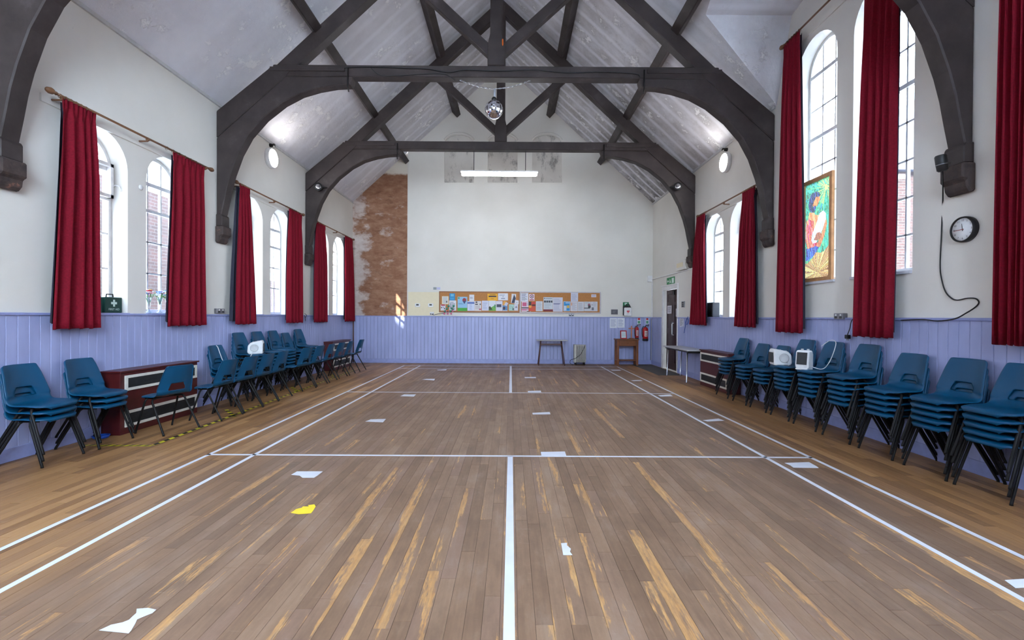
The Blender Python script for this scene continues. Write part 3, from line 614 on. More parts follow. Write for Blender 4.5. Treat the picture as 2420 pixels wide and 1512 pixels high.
# ================================================================== CURTAINS
def fabric(y0, y1, y0b, y1b, X, zt, zb, nf, amp, sgn, seed, off=0.0, ext=0.0):
    rr = random.Random(seed); nu = nf*8; nv = 26; ph = [rr.uniform(-.5, .5) for _ in range(nf+2)]; mb = MB()
    for j in range(nv+1):
        t = j/nv; z = zt+(zb-zt)*t
        tt = min(1, max(0, (t-.03)/.97)); wsp = tt**.7
        a, b = y0+(y0b-y0)*wsp, y1+(y1b-y1)*wsp
        if t < .05: k = (.05-t)/.05; a -= .012*k; b += .012*k
        pin = .45 if t < .05 else min(1, .45+.55*(t-.05)/.25)
        for i in range(nu+1):
            u = i/nu; q = u*nf*2*PI+.9*math.sin(2.2*PI*u+seed)+ph[int(u*nf)]*.3*math.sin(PI*((u*nf) % 1))
            fr = math.sin(q)*amp*pin+.22*amp*math.sin(1.7*q+seed+2*t)*pin
            if t < .06: fr = .35*amp*math.sin(q*2)
            sway = .012*math.sin(3*t+seed+u*2)
            y = a+(b-a)*u+(.010*math.cos(q)*pin); hem = .006*math.sin(q+1)*(t > .97)
            mb.v.append(Vector((X+sgn*(fr+sway*t+off), y, z+hem)))
    for j in range(nv):
        for i in range(nu): b = j*(nu+1)+i; mb.face((b, b+1, b+nu+2, b+nu+1), True)
    return mb
def curtain(side, t0, t1, b0, b1, zt, zb, label, seed, nf=5, lin=0, amp=.042):
    sgn = 1 if side == 'L' else -1; X = (XL if side == 'L' else XR)+sgn*.135
    Y = lambda u: onX(u, 756, X).y
    ys = sorted((Y(t0), Y(t1))); yb = sorted((Y(b0), Y(b1)))
    t = thing('curtain', label, 'curtain', (X, sum(ys)/2, zb), group='dark red window curtains')
    m = fabric(ys[0], ys[1], yb[0], yb[1], X, zt, zb, nf, amp, sgn, seed)
    o = part(m, 'drape', 'red_curtain', t); md = o.modifiers.new('thick', 'SOLIDIFY'); md.thickness = .003
    li = .025 if lin == 0 else 0; m = fabric(ys[0]+li-lin*.3, ys[1]-.02, yb[0]+li-lin, yb[1]-.03, X, zt-.03, zb+.06, nf, amp*.6, sgn, seed, off=-.045); part(m, 'lining', 'curtain_lining', t)
    return t
ZT, ZBt = 3.655, 1.255
curtain('L', 148, 222, 120, 232, ZT, ZBt, 'red curtain over the first aid box window, nearest on the left', 1, 4)
curtain('L', 408, 480, 394, 482, ZT, ZBt, 'red curtain right of the flower vases on the left wall', 2, 5)
curtain('L', 566, 590, 556, 606, ZT, ZBt, 'red curtain with dark lining showing, above the left fan heater', 3, 4, lin=.10)
curtain('L', 684, 713, 679, 717, ZT, ZBt, 'red curtain left of the second left roof corbel', 4, 4)
curtain('L', 748, 768, 744, 776, ZT, ZBt, 'red curtain just beyond the second left roof corbel', 5, 4)
curtain('L', 815, 832, 814, 838, ZT, ZBt, 'sunlit red curtain in the back left corner', 6, 4)
curtain('R', 1646, 1663, 1633, 1668, ZT, ZBt, 'narrow red curtain beside the exit door', 7, 5)
curtain('R', 1754, 1780, 1740, 1783, ZT, ZBt, 'red curtain left of the pink stone corbel on the right wall', 8, 5, lin=.04)
curtain('R', 1846, 1884, 1834, 1899, 5.56, 1.20, 'tall red curtain left of the painted film', 9, 4)
curtain('R', 2034, 2116, 2014, 2108, 5.56, 1.20, 'tall red curtain between the two tall right windows', 10, 5, lin=.0)
curtain('R', 2360, 2450, 2346, 2450, 5.56, 1.20, 'tall red curtain cut by the right picture edge', 11, 6)
def pole(side, u0, u1, z, label, sp):
    sgn = 1 if side == 'L' else -1; X0 = XL if side == 'L' else XR; X = X0+sgn*.13
    a, b = sorted((onX(u0, 756, X).y, onX(u1, 756, X).y))
    t = thing('curtain_pole', label, 'curtain pole', (X, (a+b)/2, z-.05), group='wooden curtain poles')
    part(MB().tube([(X, a, z), (X, b, z)], .014, 10), 'rod', 'oak_pole', t)
    pr = [(.012, 0), (.02, .01), (.014, .025), (.03, .05), (.034, .075), (.024, .105), (.008, .12)]
    for y, d in ((a, -1), (b, 1)):
        M = Matrix.Translation((X, y, z)) @ Matrix.Rotation(-d*PI/2, 4, 'X'); m = MB(); m.lathe(pr, 12, M); part(m, 'finial', 'oak_pole', t)
    for y in (a+.06, (a+b)/2, b-.06):
        m = MB(); m.tube([(X0, y, z-.035), (X, y, z-.035)], .011, 8); m.tube([(X, y-.012, z-.012), (X, y+.012, z-.012)], .022, 10); m.tube([(X0, y, z-.035), (X0+sgn*.012, y, z-.035)], .03, 10); part(m, 'bracket', 'oak_pole', t)
    for ya, yb in sp:
        for i in range(6):
            y = ya+(yb-ya)*(i+.5)/6; m = MB(); m.tube([(X+.021*math.cos(q), y, z-.006+.021*math.sin(q)) for q in [2*PI*k/10 for k in range(11)]], .003, 4, False); part(m, 'ring', 'oak_pole', t)
    m = MB(); m.bx(min(X0, X0+sgn*.02), max(X0, X0+sgn*.02), a-.05, b+.02, z-.09, z-.01); part(m, 'wall_batten', 'cream_wall', t)
pole('L', 135, 492, ZT+.015, 'wooden curtain pole above the first aid and flower windows', [(4.83, 5.18), (6.3, 7.0)])
pole('L', 564, 713, ZT+.015, 'wooden curtain pole in the middle left bay', [(7.95, 8.25), (9.7, 10.2)])
pole('L', 750, 833, ZT+.015, 'wooden curtain pole in the last left bay', [(11.1, 11.5), (12.95, 13.4)])
pole('R', 1650, 1783, ZT+.015, 'wooden curtain pole on the right wall beside the exit door', [(7.98, 8.3), (9.95, 10.3)])
pole('R', 1848, 2160, 5.575, 'high wooden curtain pole above the tall right windows', [(6.75, 7.1), (5.0, 5.5)])
pole('R', 2352, 2800, 5.575, 'high wooden curtain pole above the nearest right window', [(3.6, 4.0)])
# ================================================================== HEATER CABINETS
def cabinet(side, y0, y1, label, dep=.25, hh=.75):
    X0, s = (XL+.024, 1) if side == 'L' else (XR-.024, -1); Xf = X0+s*(dep-.024)
    t = thing('heater_cabinet', label, 'heater', (X0+s*dep/2, (y0+y1)/2, 0), group='maroon heater cabinets')
    B = lambda d0, d1, a, b, c, d: MB().bx(min(X0+s*d0, X0+s*d1), max(X0+s*d0, X0+s*d1), a, b, c, d)
    D_ = dep-.024
    bev(part(B(.0, D_, y0, y1, .0, hh-.022), 'body', 'maroon_wood', t)); bev(part(B(.0, D_+.02, y0-.018, y1+.018, hh-.022, hh), 'top', 'maroon_wood', t))
    for z0, z1 in ((.08, .27), (.51, .69)):
        for a, b, c, d in ((y0+.06, y1-.02, z0, z0+.032), (y0+.06, y1-.02, z1-.032, z1), (y0+.06, y0+.10, z0+.03, z1-.03), (y1-.06, y1-.02, z0+.03, z1-.03)):
            part(B(D_, D_+.012, a, b, c, d), 'grille_frame', 'grille_white', t)
        part(B(D_-.002, D_+.002, y0+.10, y1-.06, z0+.03, z1-.03), 'grille_back', 'grille_dark', t)
        m = MB(); k = z0+.04
        while k < z1-.036: m.bx(min(X0+s*D_, X0+s*(D_+.008)), max(X0+s*D_, X0+s*(D_+.008)), y0+.10, y1-.06, k, k+.006); k += .015
        part(m, 'louvres', 'louvre', t, kind='stuff')
    return t
cabinet('L', 5.46, 6.80, 'maroon heater cabinet with white grilles behind the single chair'); cabinet('L', 11.95, 13.28, 'maroon heater cabinet at the far left corner'); cabinet('R', 8.62, 9.92, 'maroon heater cabinet against the right wall by the grey table')
# ================================================================== FAN HEATERS
def fan_heater(loc, rz, label, lying=False):
    t = thing('fan_heater', label, 'fan heater', loc, rz, 'white fan heaters')
    if lying:   # low wedge body
        side = [(-.11, .0), (.10, .0), (.125, .03), (.115, .15), (.07, .20), (-.10, .235), (-.12, .20)]
    else: side = [(-.07, .02), (.065, .02), (.075, .06), (.05, .235), (.02, .25), (-.05, .25), (-.075, .20)]
    wd = .20 if lying else .165
    m = MB(); m.prism([(-wd/2, y, z) for y, z in side], (wd, 0, 0)); o = part(m, 'body', 'white_plastic', t, False); bev(o, .018, 3)
    m = MB(); m.bx(-wd/2+.01, wd/2-.01, -.085, .085, 0, .022); bev(part(m, 'foot', 'white_plastic', t, False), .008)
    if lying:
        for sx in (-1, 1):
            m = MB(); M = Matrix.Translation((sx*(wd/2+.002), .015, .105)) @ Matrix.Rotation(sx*PI/2, 4, 'Y'); m.lathe([(.066, 0), (.066, .003), (.055, .005), (.05, .002), (.0, .002)], 24, M); part(m, 'fan_grille', 'grey_white', t, False)
        m = MB(); m.bx(-wd/2+.02, wd/2-.02, -.128, -.116, .04, .18); part(m, 'outlet_grille', 'dark_grey', t, False)
        for z, y in ((.205, -.03), (.19, .045)):
            m = MB(); m.lathe([(.02, 0), (.018, .018), (.0, .018)], 14, Matrix.Translation((.06, y, z))); part(m, 'dial', 'grey_white', t, False)
    else:
        m = MB(); M = Matrix.Rotation(.14, 4, 'X'); m.bx(-wd/2+.022, wd/2-.022, .082, .089, .055, .215, M); part(m, 'outlet_grille', 'dark_grey', t, False)
        for i in range(8): mm = MB(); z = .065+i*.019; mm.bx(-wd/2+.022, wd/2-.022, .087, .093, z, z+.004, M); part(mm, 'grille_slat', 'black_plastic', t, False)
        m = MB(); m.lathe([(.05, 0), (.05, .004), (.0, .004)], 20, Matrix.Translation((0, -.078, .13)) @ Matrix.Rotation(PI/2, 4, 'X')); part(m, 'fan_grille', 'grey_white', t, False)
        for z in (.235,):
            for x in (-.035, .035): m = MB(); m.lathe([(.017, 0), (.015, .02), (.0, .02)], 12, Matrix.Translation((x, -.03, .248))); part(m, 'dial', 'grey_white', t, False)
    return t
s3 = .446+3*PITCH+.006; s5 = .446+5*PITCH+.006
fan_heater((3.86, 6.70, s5-.012), math.radians(-100), 'white fan heater on its wide base on the fourth right stack', True)
fan_heater((3.84, 6.12, s5-.012), math.radians(125), 'white fan heater facing the aisle with dark grille on the right', False)
fan_heater((-4.44, 8.16, s5-.012), math.radians(112), 'white fan heater lying on the chair stack on the left', True)
def lead(path, r, label, name='power_lead', mat='cable_white'):
    pts = [Vector(p) for p in path]; out = []
    for i in range(len(pts)-1):
        p0, p1, p2, p3 = pts[max(i-1, 0)], pts[i], pts[i+1], pts[min(i+2, len(pts)-1)]
        for k in range(6):
            t = k/6; out.append(.5*((2*p1)+(p2-p0)*t+(2*p0-5*p1+4*p2-p3)*t*t+(3*p1-p0-3*p2+p3)*t**3))
    out.append(pts[-1]); return solo(MB().tube(out, r, 6), name, mat, label, 'cable')
lead([(3.90, 6.06, s5+.03), (3.99, 5.98, s5+.01), (4.05, 5.93, s5+.12), (4.13, 5.94, s5+.34), (4.10, 6.00, s5+.375), (4.0, 6.02, s5+.30)], .005, 'white lead looped over the back of the upright heater chair')
lead([(3.90, 6.60, s5+.03), (3.84, 6.48, s5+.05), (3.80, 6.40, s5+.01)], .005, 'short white lead behind the lying fan heater')
lead([(-4.68, 7.44, .93), (-4.66, 7.45, .90), (-4.63, 7.46, .80), (-4.60, 7.50, .66), (-4.56, 7.52, .615)], .006, 'white lead hanging down a blue chair back on the left')
lead([(-4.42, 8.02, s5+.02), (-4.38, 7.90, s5-.02), (-4.42, 7.82, s5-.16), (-4.48, 7.76, s5-.30), (-4.46, 7.70, s5-.36)], .006, 'white lead drooping from the left fan heater')
# ================================================================== LAMPS
def disc_lamp(side, u, v, label):
    X0, s = (XL, 1) if side == 'L' else (XR, -1); p = onX(u, v, X0+s*.05)
    t = thing('wall_lamp', label, 'lamp', (X0, p.y, p.z-.19), group='round wall lamps')
    M = Matrix.Translation((X0, p.y, p.z)) @ Matrix.Rotation(s*PI/2, 4, 'Y')
    m = MB(); m.lathe([(.195, 0), (.195, .055), (.185, .075), (.172, .08), (.172, .07), (.0, .07)], 32, M); part(m, 'housing', 'white_plastic', t)
    m = MB(); m.lathe([(.170, .072), (.168, .084), (.12, .094), (.0, .098)], 32, M); part(m, 'diffuser', 'lamp_glow', t)
    m = MB(); m.lathe([(.035, 0), (.035, .03), (.028, .06), (.034, .07), (.03, .10), (.0, .11)], 14, Matrix.Translation((X0, p.y+.01, p.z+.26)) @ Matrix.Rotation(s*PI/2, 4, 'Y')); solo(m, 'motion_sensor', 'black_plastic', 'small black motion sensor above the %s round lamp' % ('left' if side == 'L' else 'right'), 'sensor', 'motion sensors above the wall lamps')
disc_lamp('L', 643, 374, 'round glowing wall lamp high on the left wall'); disc_lamp('R', 1713, 384, 'round glowing wall lamp high on the right wall')
YT = TRUSS_Y[2]+.09; a, b = onY(1089, 410, YT), onY(1271, 413, YT); zt = (a.z+b.z)/2
t = thing('strip_light', 'long glowing strip light hung below the far truss', 'strip light', ((a.x+b.x)/2, YT, zt-.05))
m = MB(); m.tube([(a.x+.02, YT, zt), (a.x+.05, YT, zt), (b.x-.05, YT, zt), (b.x-.02, YT, zt)], [.03, .048, .048, .03], 14); part(m, 'diffuser', 'tube_glow', t)
part(MB().bx(a.x, b.x, YT-.05, YT+.05, zt+.044, zt+.07), 'housing', 'white_plastic', t)
for u in (1120, 1242): x = onY(u, 380, YT).x; part(MB().tube([(x, YT, zt+.06), (x, YT, 5.30)], .008, 6), 'hanging_rod', 'dark_grey', t)
# mirror ball on its chain
YM = TRUSS_Y[1]+.06; c = onY(1167.5, 259, YM); rb = .148
t = thing('mirror_ball', 'small mirror ball hanging from a chain under the middle truss', 'mirror ball', (c.x, YM, c.z-rb))
m = MB(); m.ball(c, rb, 30, 20, False); part(m, 'ball', 'mirror_tile', t)
m = MB(); m.lathe([(.035, 0), (.045, .03), (.03, .06), (.012, .065)], 14, Matrix.Translation((c.x, YM, c.z+rb-.01))); part(m, 'motor_cap', 'black_plastic', t)
knot = Vector((c.x+.01, YM, c.z+rb+.19)); part(MB().bx(knot.x-.018, knot.x+.018, YM-.01, YM+.01, c.z+rb+.04, knot.z), 'hanger', 'steel', t)
for u in (1087, 1253):
    e = onY(u, 194, YM); e.z = 5.275; m = MB(); d = e-knot; L = d.length; k = int(L/.034)
    for i in range(k):
        p = knot+d*((i+.5)/k)-Vector((0, 0, .03*math.sin(PI*(i+.5)/k))); ax = d.normalized(); sd = Vector((0, 1, 0)) if i % 2 else ax.cross(Vector((0, 1, 0)))
        m.tube([p+ax*.02*math.cos(q)+sd*.009*math.sin(q) for q in [2*PI*j/8 for j in range(9)]], .0035, 4, False)
    part(m, 'chain', 'chrome', t)
for u, v, lab, s in ((752, 442, 'black round spotlight on the left brace of the far truss', 1), (1602, 441, 'black round spotlight on the right brace of the far truss', -1)):
    Y = TRUSS_Y[2]-.10; p = onY(u, v, Y); t = thing('spotlight', lab, 'spotlight', (p.x, Y, p.z-.08), group='spotlights on the far truss')
    M = Matrix.Translation((p.x, Y, p.z)) @ Matrix.Rotation(PI/2, 4, 'X') @ Matrix.Rotation(s*.35, 4, 'Y')
    part(MB().lathe([(.03, -.10), (.06, -.06), (.085, .0), (.095, .04), (.09, .045), (.0, .03)], 18, M), 'housing', 'black_plastic', t); part(MB().lathe([(.078, .036), (.05, .05), (.0, .055)], 16, M), 'lens', 'chrome', t)
    part(MB().tube([(p.x+s*.05, Y+.02, p.z), (p.x+s*.16, Y+.08, p.z+.01), (p.x+s*.16, Y+.11, p.z+.01)], .014, 6), 'bracket', 'black_plastic', t)
# cables on the middle tie beam
Yc = TRUSS_Y[1]-.012
lead([onY(u, v, Yc) for u, v in ((650, 160), (760, 163), (860, 158), (960, 161), (1010, 163), (1060, 171), (1100, 165), (1180, 168), (1260, 165), (1340, 172), (1420, 170), (1500, 174), (1512, 182))], .009, 'black cable pinned along the front of the middle tie beam', 'beam_cable', 'cable_black')
lead([onY(u, v, Yc) for u, v in ((876, 160), (900, 178), (950, 178), (1000, 175), (1050, 175), (1075, 190))], .006, 'thin dark wire sagging below the beam cable', 'beam_wire', 'cable_black')
m = MB(); p = onY(1188, 100, TRUSS_Y[1]-.03); m.tube([(p.x, p.y, p.z+.05), (p.x, p.y, p.z-.03), (p.x, p.y, p.z-.055)], [.012, .012, .004], 8); solo(m, 'dart', 'orange_tip', 'small orange dart tip stuck beside the king post', 'dart')
# ================================================================== PRINTED SHEETS AND WALL FITTINGS
def col(r, g, b): return srgb(r, g, b)
def sheet(side, p0, p1, base_c, marks, name, label, cat, off=.004, th=.0016, group=None, rot=0, parent=None):
    """flat printed sheet between two wall points; marks are (x0, y0, x1, y1, colour[, 'o']) in 0..1 from the lower left"""
    p0, p1 = Vector(p0), Vector(p1); M = wallM(side, (p0+p1)/2); wd = abs((p1-p0).x)+abs((p1-p0).y) if side != 'F' else abs((p1-p0).x)
    hh = abs((p1-p0).z) if side != 'F' else abs((p1-p0).y); M = M @ Matrix.Rotation(rot, 4, 'Z'); m = MB(); m.col = col(*base_c)
    m.bx(-wd/2, wd/2, -hh/2, hh/2, off, off+th, M)
    for k, q in enumerate(marks):
        m.col = col(*q[4]); z = off+th+.0004+k*.00012
        X = lambda a: -wd/2+a*wd
        Y = lambda a: -hh/2+a*hh
        if len(q) > 5 and q[5] == 'o':
            cx, cy, rx, ry = (X(q[0])+X(q[2]))/2, (Y(q[1])+Y(q[3]))/2, (q[2]-q[0])*wd/2, (q[3]-q[1])*hh/2
            m.poly([M @ Vector((cx+rx*math.cos(t), cy+ry*math.sin(t), z)) for t in [2*PI*i/18 for i in range(18)]])
        elif len(q) > 5: m.poly([M @ Vector((X(a), Y(b), z)) for a, b in q[5]])
        else: m.poly([M @ Vector((a, b, z)) for a, b in ((X(q[0]), Y(q[1])), (X(q[2]), Y(q[1])), (X(q[2]), Y(q[3])), (X(q[0]), Y(q[3])))])
    if parent:
        o = part(m, name, 'print', parent); return o
    return solo(m, name, 'print', label, cat, group)
INK = (120, 124, 140)
def lines(n_, y0=.12, y1=.88, c=INK, x0=.12, x1=.88, seed=0):
    rr = random.Random(seed); out = []
    for i in range(n_):
        y = y1-(y1-y0)*(i+.5)/n_; t = (y1-y0)/n_*.22; out.append((x0, y-t, x0+(x1-x0)*rr.uniform(.6, 1), y+t, c))
    return out
W_ = (228, 228, 234)
def zp(ox, x, y): return onY(ox+x/11.524, 680+y/11.524, YB-.03)
def pin_board(ox, x0, y0, x1, y1, fm, label, fw=.03):
    p0, p1 = zp(ox, x0, y1), zp(ox, x1, y0); t = thing('notice_board', label, 'notice board', ((p0.x+p1.x)/2, YB-.015, p0.z))
    part(MB().bx(p0.x, p1.x, YB-.02, YB, p0.z, p1.z), 'cork', 'cork', t)
    for a, b, c, d in ((p0.x, p1.x, p0.z, p0.z+fw), (p0.x, p1.x, p1.z-fw, p1.z), (p0.x, p0.x+fw, p0.z+fw, p1.z-fw), (p1.x-fw, p1.x, p0.z+fw, p1.z-fw)): part(MB().bx(a, b, YB-.027, YB, c, d), 'frame', fm, t)
pin_board(1030, 85, 105, 2285, 665, 'board_frame', 'left cork notice board in a brown wooden frame'); pin_board(1220, 102, 112, 2308, 688, 'silver_frame', 'right cork notice board in a worn silver frame', .032)
def note(ox, x0, y0, x1, y1, c, marks, label, rot=0, lay=0):
    return sheet('B', zp(ox, x0, y1), zp(ox, x1, y0), c, marks, 'notice', label, 'notice', off=-.008+lay*.0022, group='notices on the cork boards', rot=rot)
A_, B_ = 1030, 1220
note(A_, 165, 230, 345, 445, (236, 226, 200), [(.14, .08, .86, .94, (206, 206, 204)), (.62, .2, .82, .42, (110, 110, 110))], 'cream bordered card at the upper left of the brown board')
note(A_, 370, 150, 520, 340, (20, 140, 200), [(.2, .55, .8, .9, (110, 190, 220))]+lines(2, .1, .4, (90, 180, 220)), 'bright blue leaflet near the left top of the brown board')
note(A_, 360, 345, 555, 620, W_, lines(6, seed=1)+[(.1, .6, .2, .68, (90, 100, 120)), (.1, .42, .2, .5, (90, 100, 120)), (.1, .25, .2, .33, (90, 100, 120))], 'white sheet with small drawings below the blue leaflet', lay=1)
note(A_, 590, 245, 855, 630, (150, 196, 226), [(0, 0, 1, .22, (66, 170, 60)), (.5, .60, .9, .92, (150, 40, 50), 'o'), (.56, .56, .84, .74, (50, 50, 100), [(.54, .72), (.86, .72), (.74, .52), (.66, .52)]), (.08, .52, .5, .56, (110, 160, 200)), (.08, .46, .6, .5, (110, 160, 200)), (.04, .86, .2, .96, (60, 160, 90))], 'poster with a red hot air balloon over green')
note(A_, 910, 185, 1045, 360, W_, lines(3, .35, .65, (130, 130, 150), seed=3), 'small white calendar sheet right of the balloon poster')
note(A_, 860, 365, 1050, 625, (214, 220, 240), [(0, .74, 1, .9, (70, 100, 180))]+lines(6, .08, .7, (170, 180, 215), .3, .8, 4), 'white sheet with a blue heading band', lay=1)
note(A_, 1050, 360, 1240, 630, (222, 216, 216), [(.15, .82, .42, .94, (40, 40, 44)), (.1, .62, .5, .72, (50, 50, 56)), (.75, .6, .92, .75, (90, 90, 96)), (.65, .1, .98, .26, (200, 70, 110), 'o')]+lines(4, .2, .55, (190, 180, 184), seed=5), 'pale sheet with black headings and pink blot')
note(A_, 1255, 350, 1440, 620, (216, 218, 234), lines(8, seed=6, c=(172, 178, 205)), 'plain white text sheet in the middle of the brown board')
note(A_, 1442, 350, 1632, 625, (220, 226, 232), [(0, 0, 1, .3, (110, 180, 80), [(0, 0), (1, 0), (1, .62), (.5, .4), (0, .2)]), (0, .05, .5, .5, (50, 60, 44), [(0, .08), (.55, .1), (.2, .45), (0, .4)]), (.8, .3, .95, .62, (60, 140, 110))], 'leaflet with green hill drawing')
note(A_, 1636, 360, 1815, 630, (218, 218, 230), [(.1, .38, .84, .68, (64, 68, 90))], 'white sheet with a dark photograph in its middle')
note(A_, 1820, 480, 1950, 630, (90, 140, 190), [(.05, .2, .55, .8, (70, 50, 60), 'o'), (0, 0, 1, .1, W_)], 'small blue photo leaflet right of the dark photograph')
note(A_, 1830, 365, 1915, 480, (232, 170, 80), [], 'small orange card tilted near the right of the brown board', rot=-.25, lay=1)
note(A_, 1880, 395, 1955, 490, (206, 206, 220), [], 'small grey card overlapping the orange card', rot=-.55, lay=2)
note(A_, 1405, 160, 1680, 348, (240, 176, 30), [(.12, .52, .88, .7, (50, 40, 50)), (.22, .8, .8, .88, (120, 80, 20)), (.34, .24, .64, .32, (190, 120, 20))], 'orange yellow poster at the top of the brown board')
note(A_, 1695, 150, 1965, 340, W_, lines(2, .6, .85, (150, 156, 176), seed=7)+[(.44, .45, .56, .55, (150, 156, 176)), (.3, .2, .7, .32, (130, 136, 160))], 'white notice right of the yellow poster')
note(A_, 2055, 165, 2180, 420, (226, 226, 230), [(.2, .05, .95, .95, (52, 58, 84), [(.1, .02), (.85, .04), (.98, .55), (.55, .97)])], 'folded dark blue leaflet near the right end of the brown board', rot=-.06)
note(A_, 2150, 340, 2275, 440, W_, [(.3, .3, .6, .5, (176, 176, 190))], 'small white slip tilted below the dark leaflet', rot=-.15, lay=1)
note(A_, 1990, 450, 2130, 622, (176, 214, 202), [(.7, .1, .95, .4, (70, 80, 90)), (.6, .5, .75, .6, (100, 110, 110))]+lines(4, .2, .9, (150, 190, 182), .1, .6, 8), 'pale green sheet low on the brown board')
note(A_, 2135, 440, 2240, 622, (218, 218, 228), [(.3, .4, .7, .7, (120, 120, 140), [(.2, .42), (.8, .42), (.5, .75)])], 'white sheet with a triangle mark at the right end', lay=1)
note(A_, 128, 455, 262, 618, (226, 224, 230), [(.1, .78, .9, 1, (190, 70, 90)), (.1, .4, .3, .6, (60, 60, 80)), (.7, .2, .9, .45, (60, 60, 80)), (.5, .5, .65, .62, (80, 90, 100))], 'patterned red and white sheet at the left end', lay=1)
note(B_, 122, 140, 332, 372, (222, 222, 232), lines(8, .1, .95, seed=9), 'white text sheet at the top left of the silver board')
ring = [(.12, .3, .88, .96, (150, 60, 90), 'o'), (.24, .4, .76, .86, (236, 222, 232), 'o'), (.4, .55, .6, .7, (60, 50, 60), [(.3, .5), (.36, .44), (.7, .74), (.64, .8)]), (.4, .55, .6, .7, (60, 50, 60), [(.3, .78), (.36, .82), (.7, .5), (.64, .46)]), (.1, .06, .9, .2, (170, 40, 60))]
note(B_, 352, 168, 496, 350, (240, 226, 234), ring, 'no smoking sign with a red ring on the silver board')
note(B_, 150, 376, 335, 530, (228, 206, 220), [(.1, .2, .7, .85, (206, 90, 130)), (.75, .3, .95, .8, (200, 190, 200))], 'pink leaflet at the lower left of the silver board', lay=1)
note(B_, 145, 530, 398, 650, (224, 210, 220), [(0, .75, .8, 1, (60, 40, 60)), (0, .5, .9, .62, (180, 50, 110)), (0, .28, .55, .42, (200, 60, 120)), (.55, .02, .95, .2, (40, 50, 50), 'o')], 'magenta and white strip leaflet below the pink one')
note(B_, 335, 378, 525, 636, (214, 84, 52), [(0, .6, .4, 1, (70, 50, 50)), (0, .35, .45, .62, (240, 170, 60), 'o'), (.5, .55, 1, .72, (90, 50, 46)), (.5, .75, 1, .95, (206, 60, 50))], 'orange red photo poster on the silver board', lay=1)
note(B_, 535, 366, 720, 636, (212, 214, 220), lines(9, seed=11, c=(172, 180, 190)), 'plain pale sheet right of the orange poster')
note(B_, 740, 255, 1000, 640, (206, 212, 218), [(0, 0, 1, .14, (120, 20, 40)), (.06, .62, .26, .76, (60, 66, 76)), (.30, .62, .48, .76, (60, 66, 76)), (.52, .62, .72, .76, (60, 66, 76)), (.76, .62, .95, .76, (60, 66, 76)), (.06, .88, .16, .95, (80, 80, 90)), (.22, .89, .9, .93, (130, 136, 146))]+lines(6, .2, .58, (176, 184, 194), .1, .9, 12), 'large poster with four small pictures and a maroon base')
note(B_, 1002, 260, 1266, 650, (214, 214, 226), [(.04, .52, .72, .57, (110, 110, 150))]+lines(9, .08, .92, (178, 180, 204), .08, .9, 13), 'large white sheet with one bold line')
note(B_, 1285, 370, 1470, 636, (206, 226, 238), [(.06, .05, .94, .96, (40, 140, 205)), (.08, .08, .45, .56, (206, 220, 232)), (.5, .32, .88, .6, (226, 196, 96)), (.3, .8, .9, .9, (180, 214, 236))], 'blue and yellow poster on the silver board')
note(B_, 1487, 136, 1686, 372, (208, 208, 222), lines(7, seed=14, c=(176, 178, 200)), 'white sheet overlapping the top of the silver frame', lay=2)
note(B_, 1480, 376, 1670, 640, (212, 210, 216), [(.05, .6, .25, .9, (216, 160, 130))]+lines(7, .1, .9, (182, 182, 192), .2, .9, 15), 'white sheet below the overlapping one', lay=1)
note(B_, 1675, 376, 1845, 640, (210, 210, 216), lines(8, seed=16, c=(176, 178, 186)), 'narrow white text sheet near the right of the silver board')
note(B_, 1850, 376, 2030, 636, (210, 212, 216), [(.0, .28, .9, .36, (60, 64, 70)), (.55, .5, .95, .8, (150, 90, 110), 'o'), (.6, .36, .98, .6, (60, 62, 66))]+lines(3, .8, .98, (176, 182, 186), seed=17), 'white sheet with a small portrait photograph')
note(B_, 2032, 376, 2216, 636, (212, 212, 218), [(.14, .62, .24, .7, (80, 80, 90)), (.12, .1, .45, .4, (120, 122, 132))]+lines(4, .5, .95, (180, 180, 190), .3, .95, 18), 'white sheet at the right end of the silver board')
note(B_, 2045, 178, 2180, 256, (222, 214, 226), [(.1, .2, .9, .8, (190, 186, 206))], 'tiny white card near the top right of the silver board')
# other sheets on walls
def wsheet(side, pix, depth, c, marks, label, name='paper_notice', cat='notice', off=.002, rot=0, group=None):
    fn = {'B': lambda u, v: onY(u, v, YB-depth), 'L': lambda u, v: onX(u, v, XL+depth), 'R': lambda u, v: onX(u, v, XR-depth)}[side]
    u0, v0, u1, v1 = pix; vm = (v0+v1)/2; um = (u0+u1)/2; a, b = fn(u0, vm), fn(u1, vm); zt_, zb_ = fn(um, v0).z, fn(um, v1).z; a.z = zb_; b.z = zt_
    return sheet(side, a, b, c, marks, name, label, cat, off=off, rot=rot, group=group)
wsheet('B', (1441, 751, 1458, 775), .02, (230, 234, 242), lines(9, seed=20, c=(160, 166, 196)), 'left of two white sheets on the lilac boards', off=.001)
wsheet('B', (1459, 751, 1476, 774), .02, (230, 234, 242), lines(9, seed=21, c=(160, 166, 196)), 'right of two white sheets on the lilac boards', off=.001)
wsheet('B', (1506, 750, 1514, 766), .02, (226, 230, 232), [(.15, .62, .85, .95, (200, 40, 40)), (.15, .1, .85, .5, (80, 150, 110))], 'instruction sign above the left fire extinguisher', 'safety_sign', 'sign', .001)
wsheet('B', (1526, 750, 1533, 766), .02, (226, 230, 232), [(.15, .62, .85, .95, (200, 40, 40)), (.15, .1, .85, .5, (80, 150, 110))], 'instruction sign above the right fire extinguisher', 'safety_sign', 'sign', .001)
wsheet('B', (1472, 714, 1486, 724), .004, (14, 120, 72), [(.3, .2, .7, .9, (220, 240, 228), [(.5, .12), (.28, .5), (.3, .8), (.42, .86), (.5, .74), (.58, .86), (.7, .8), (.72, .5)]), (.46, .4, .54, .66, (14, 120, 72))], 'green heart sign above the defibrillator case', 'defibrillator_sign', 'sign')
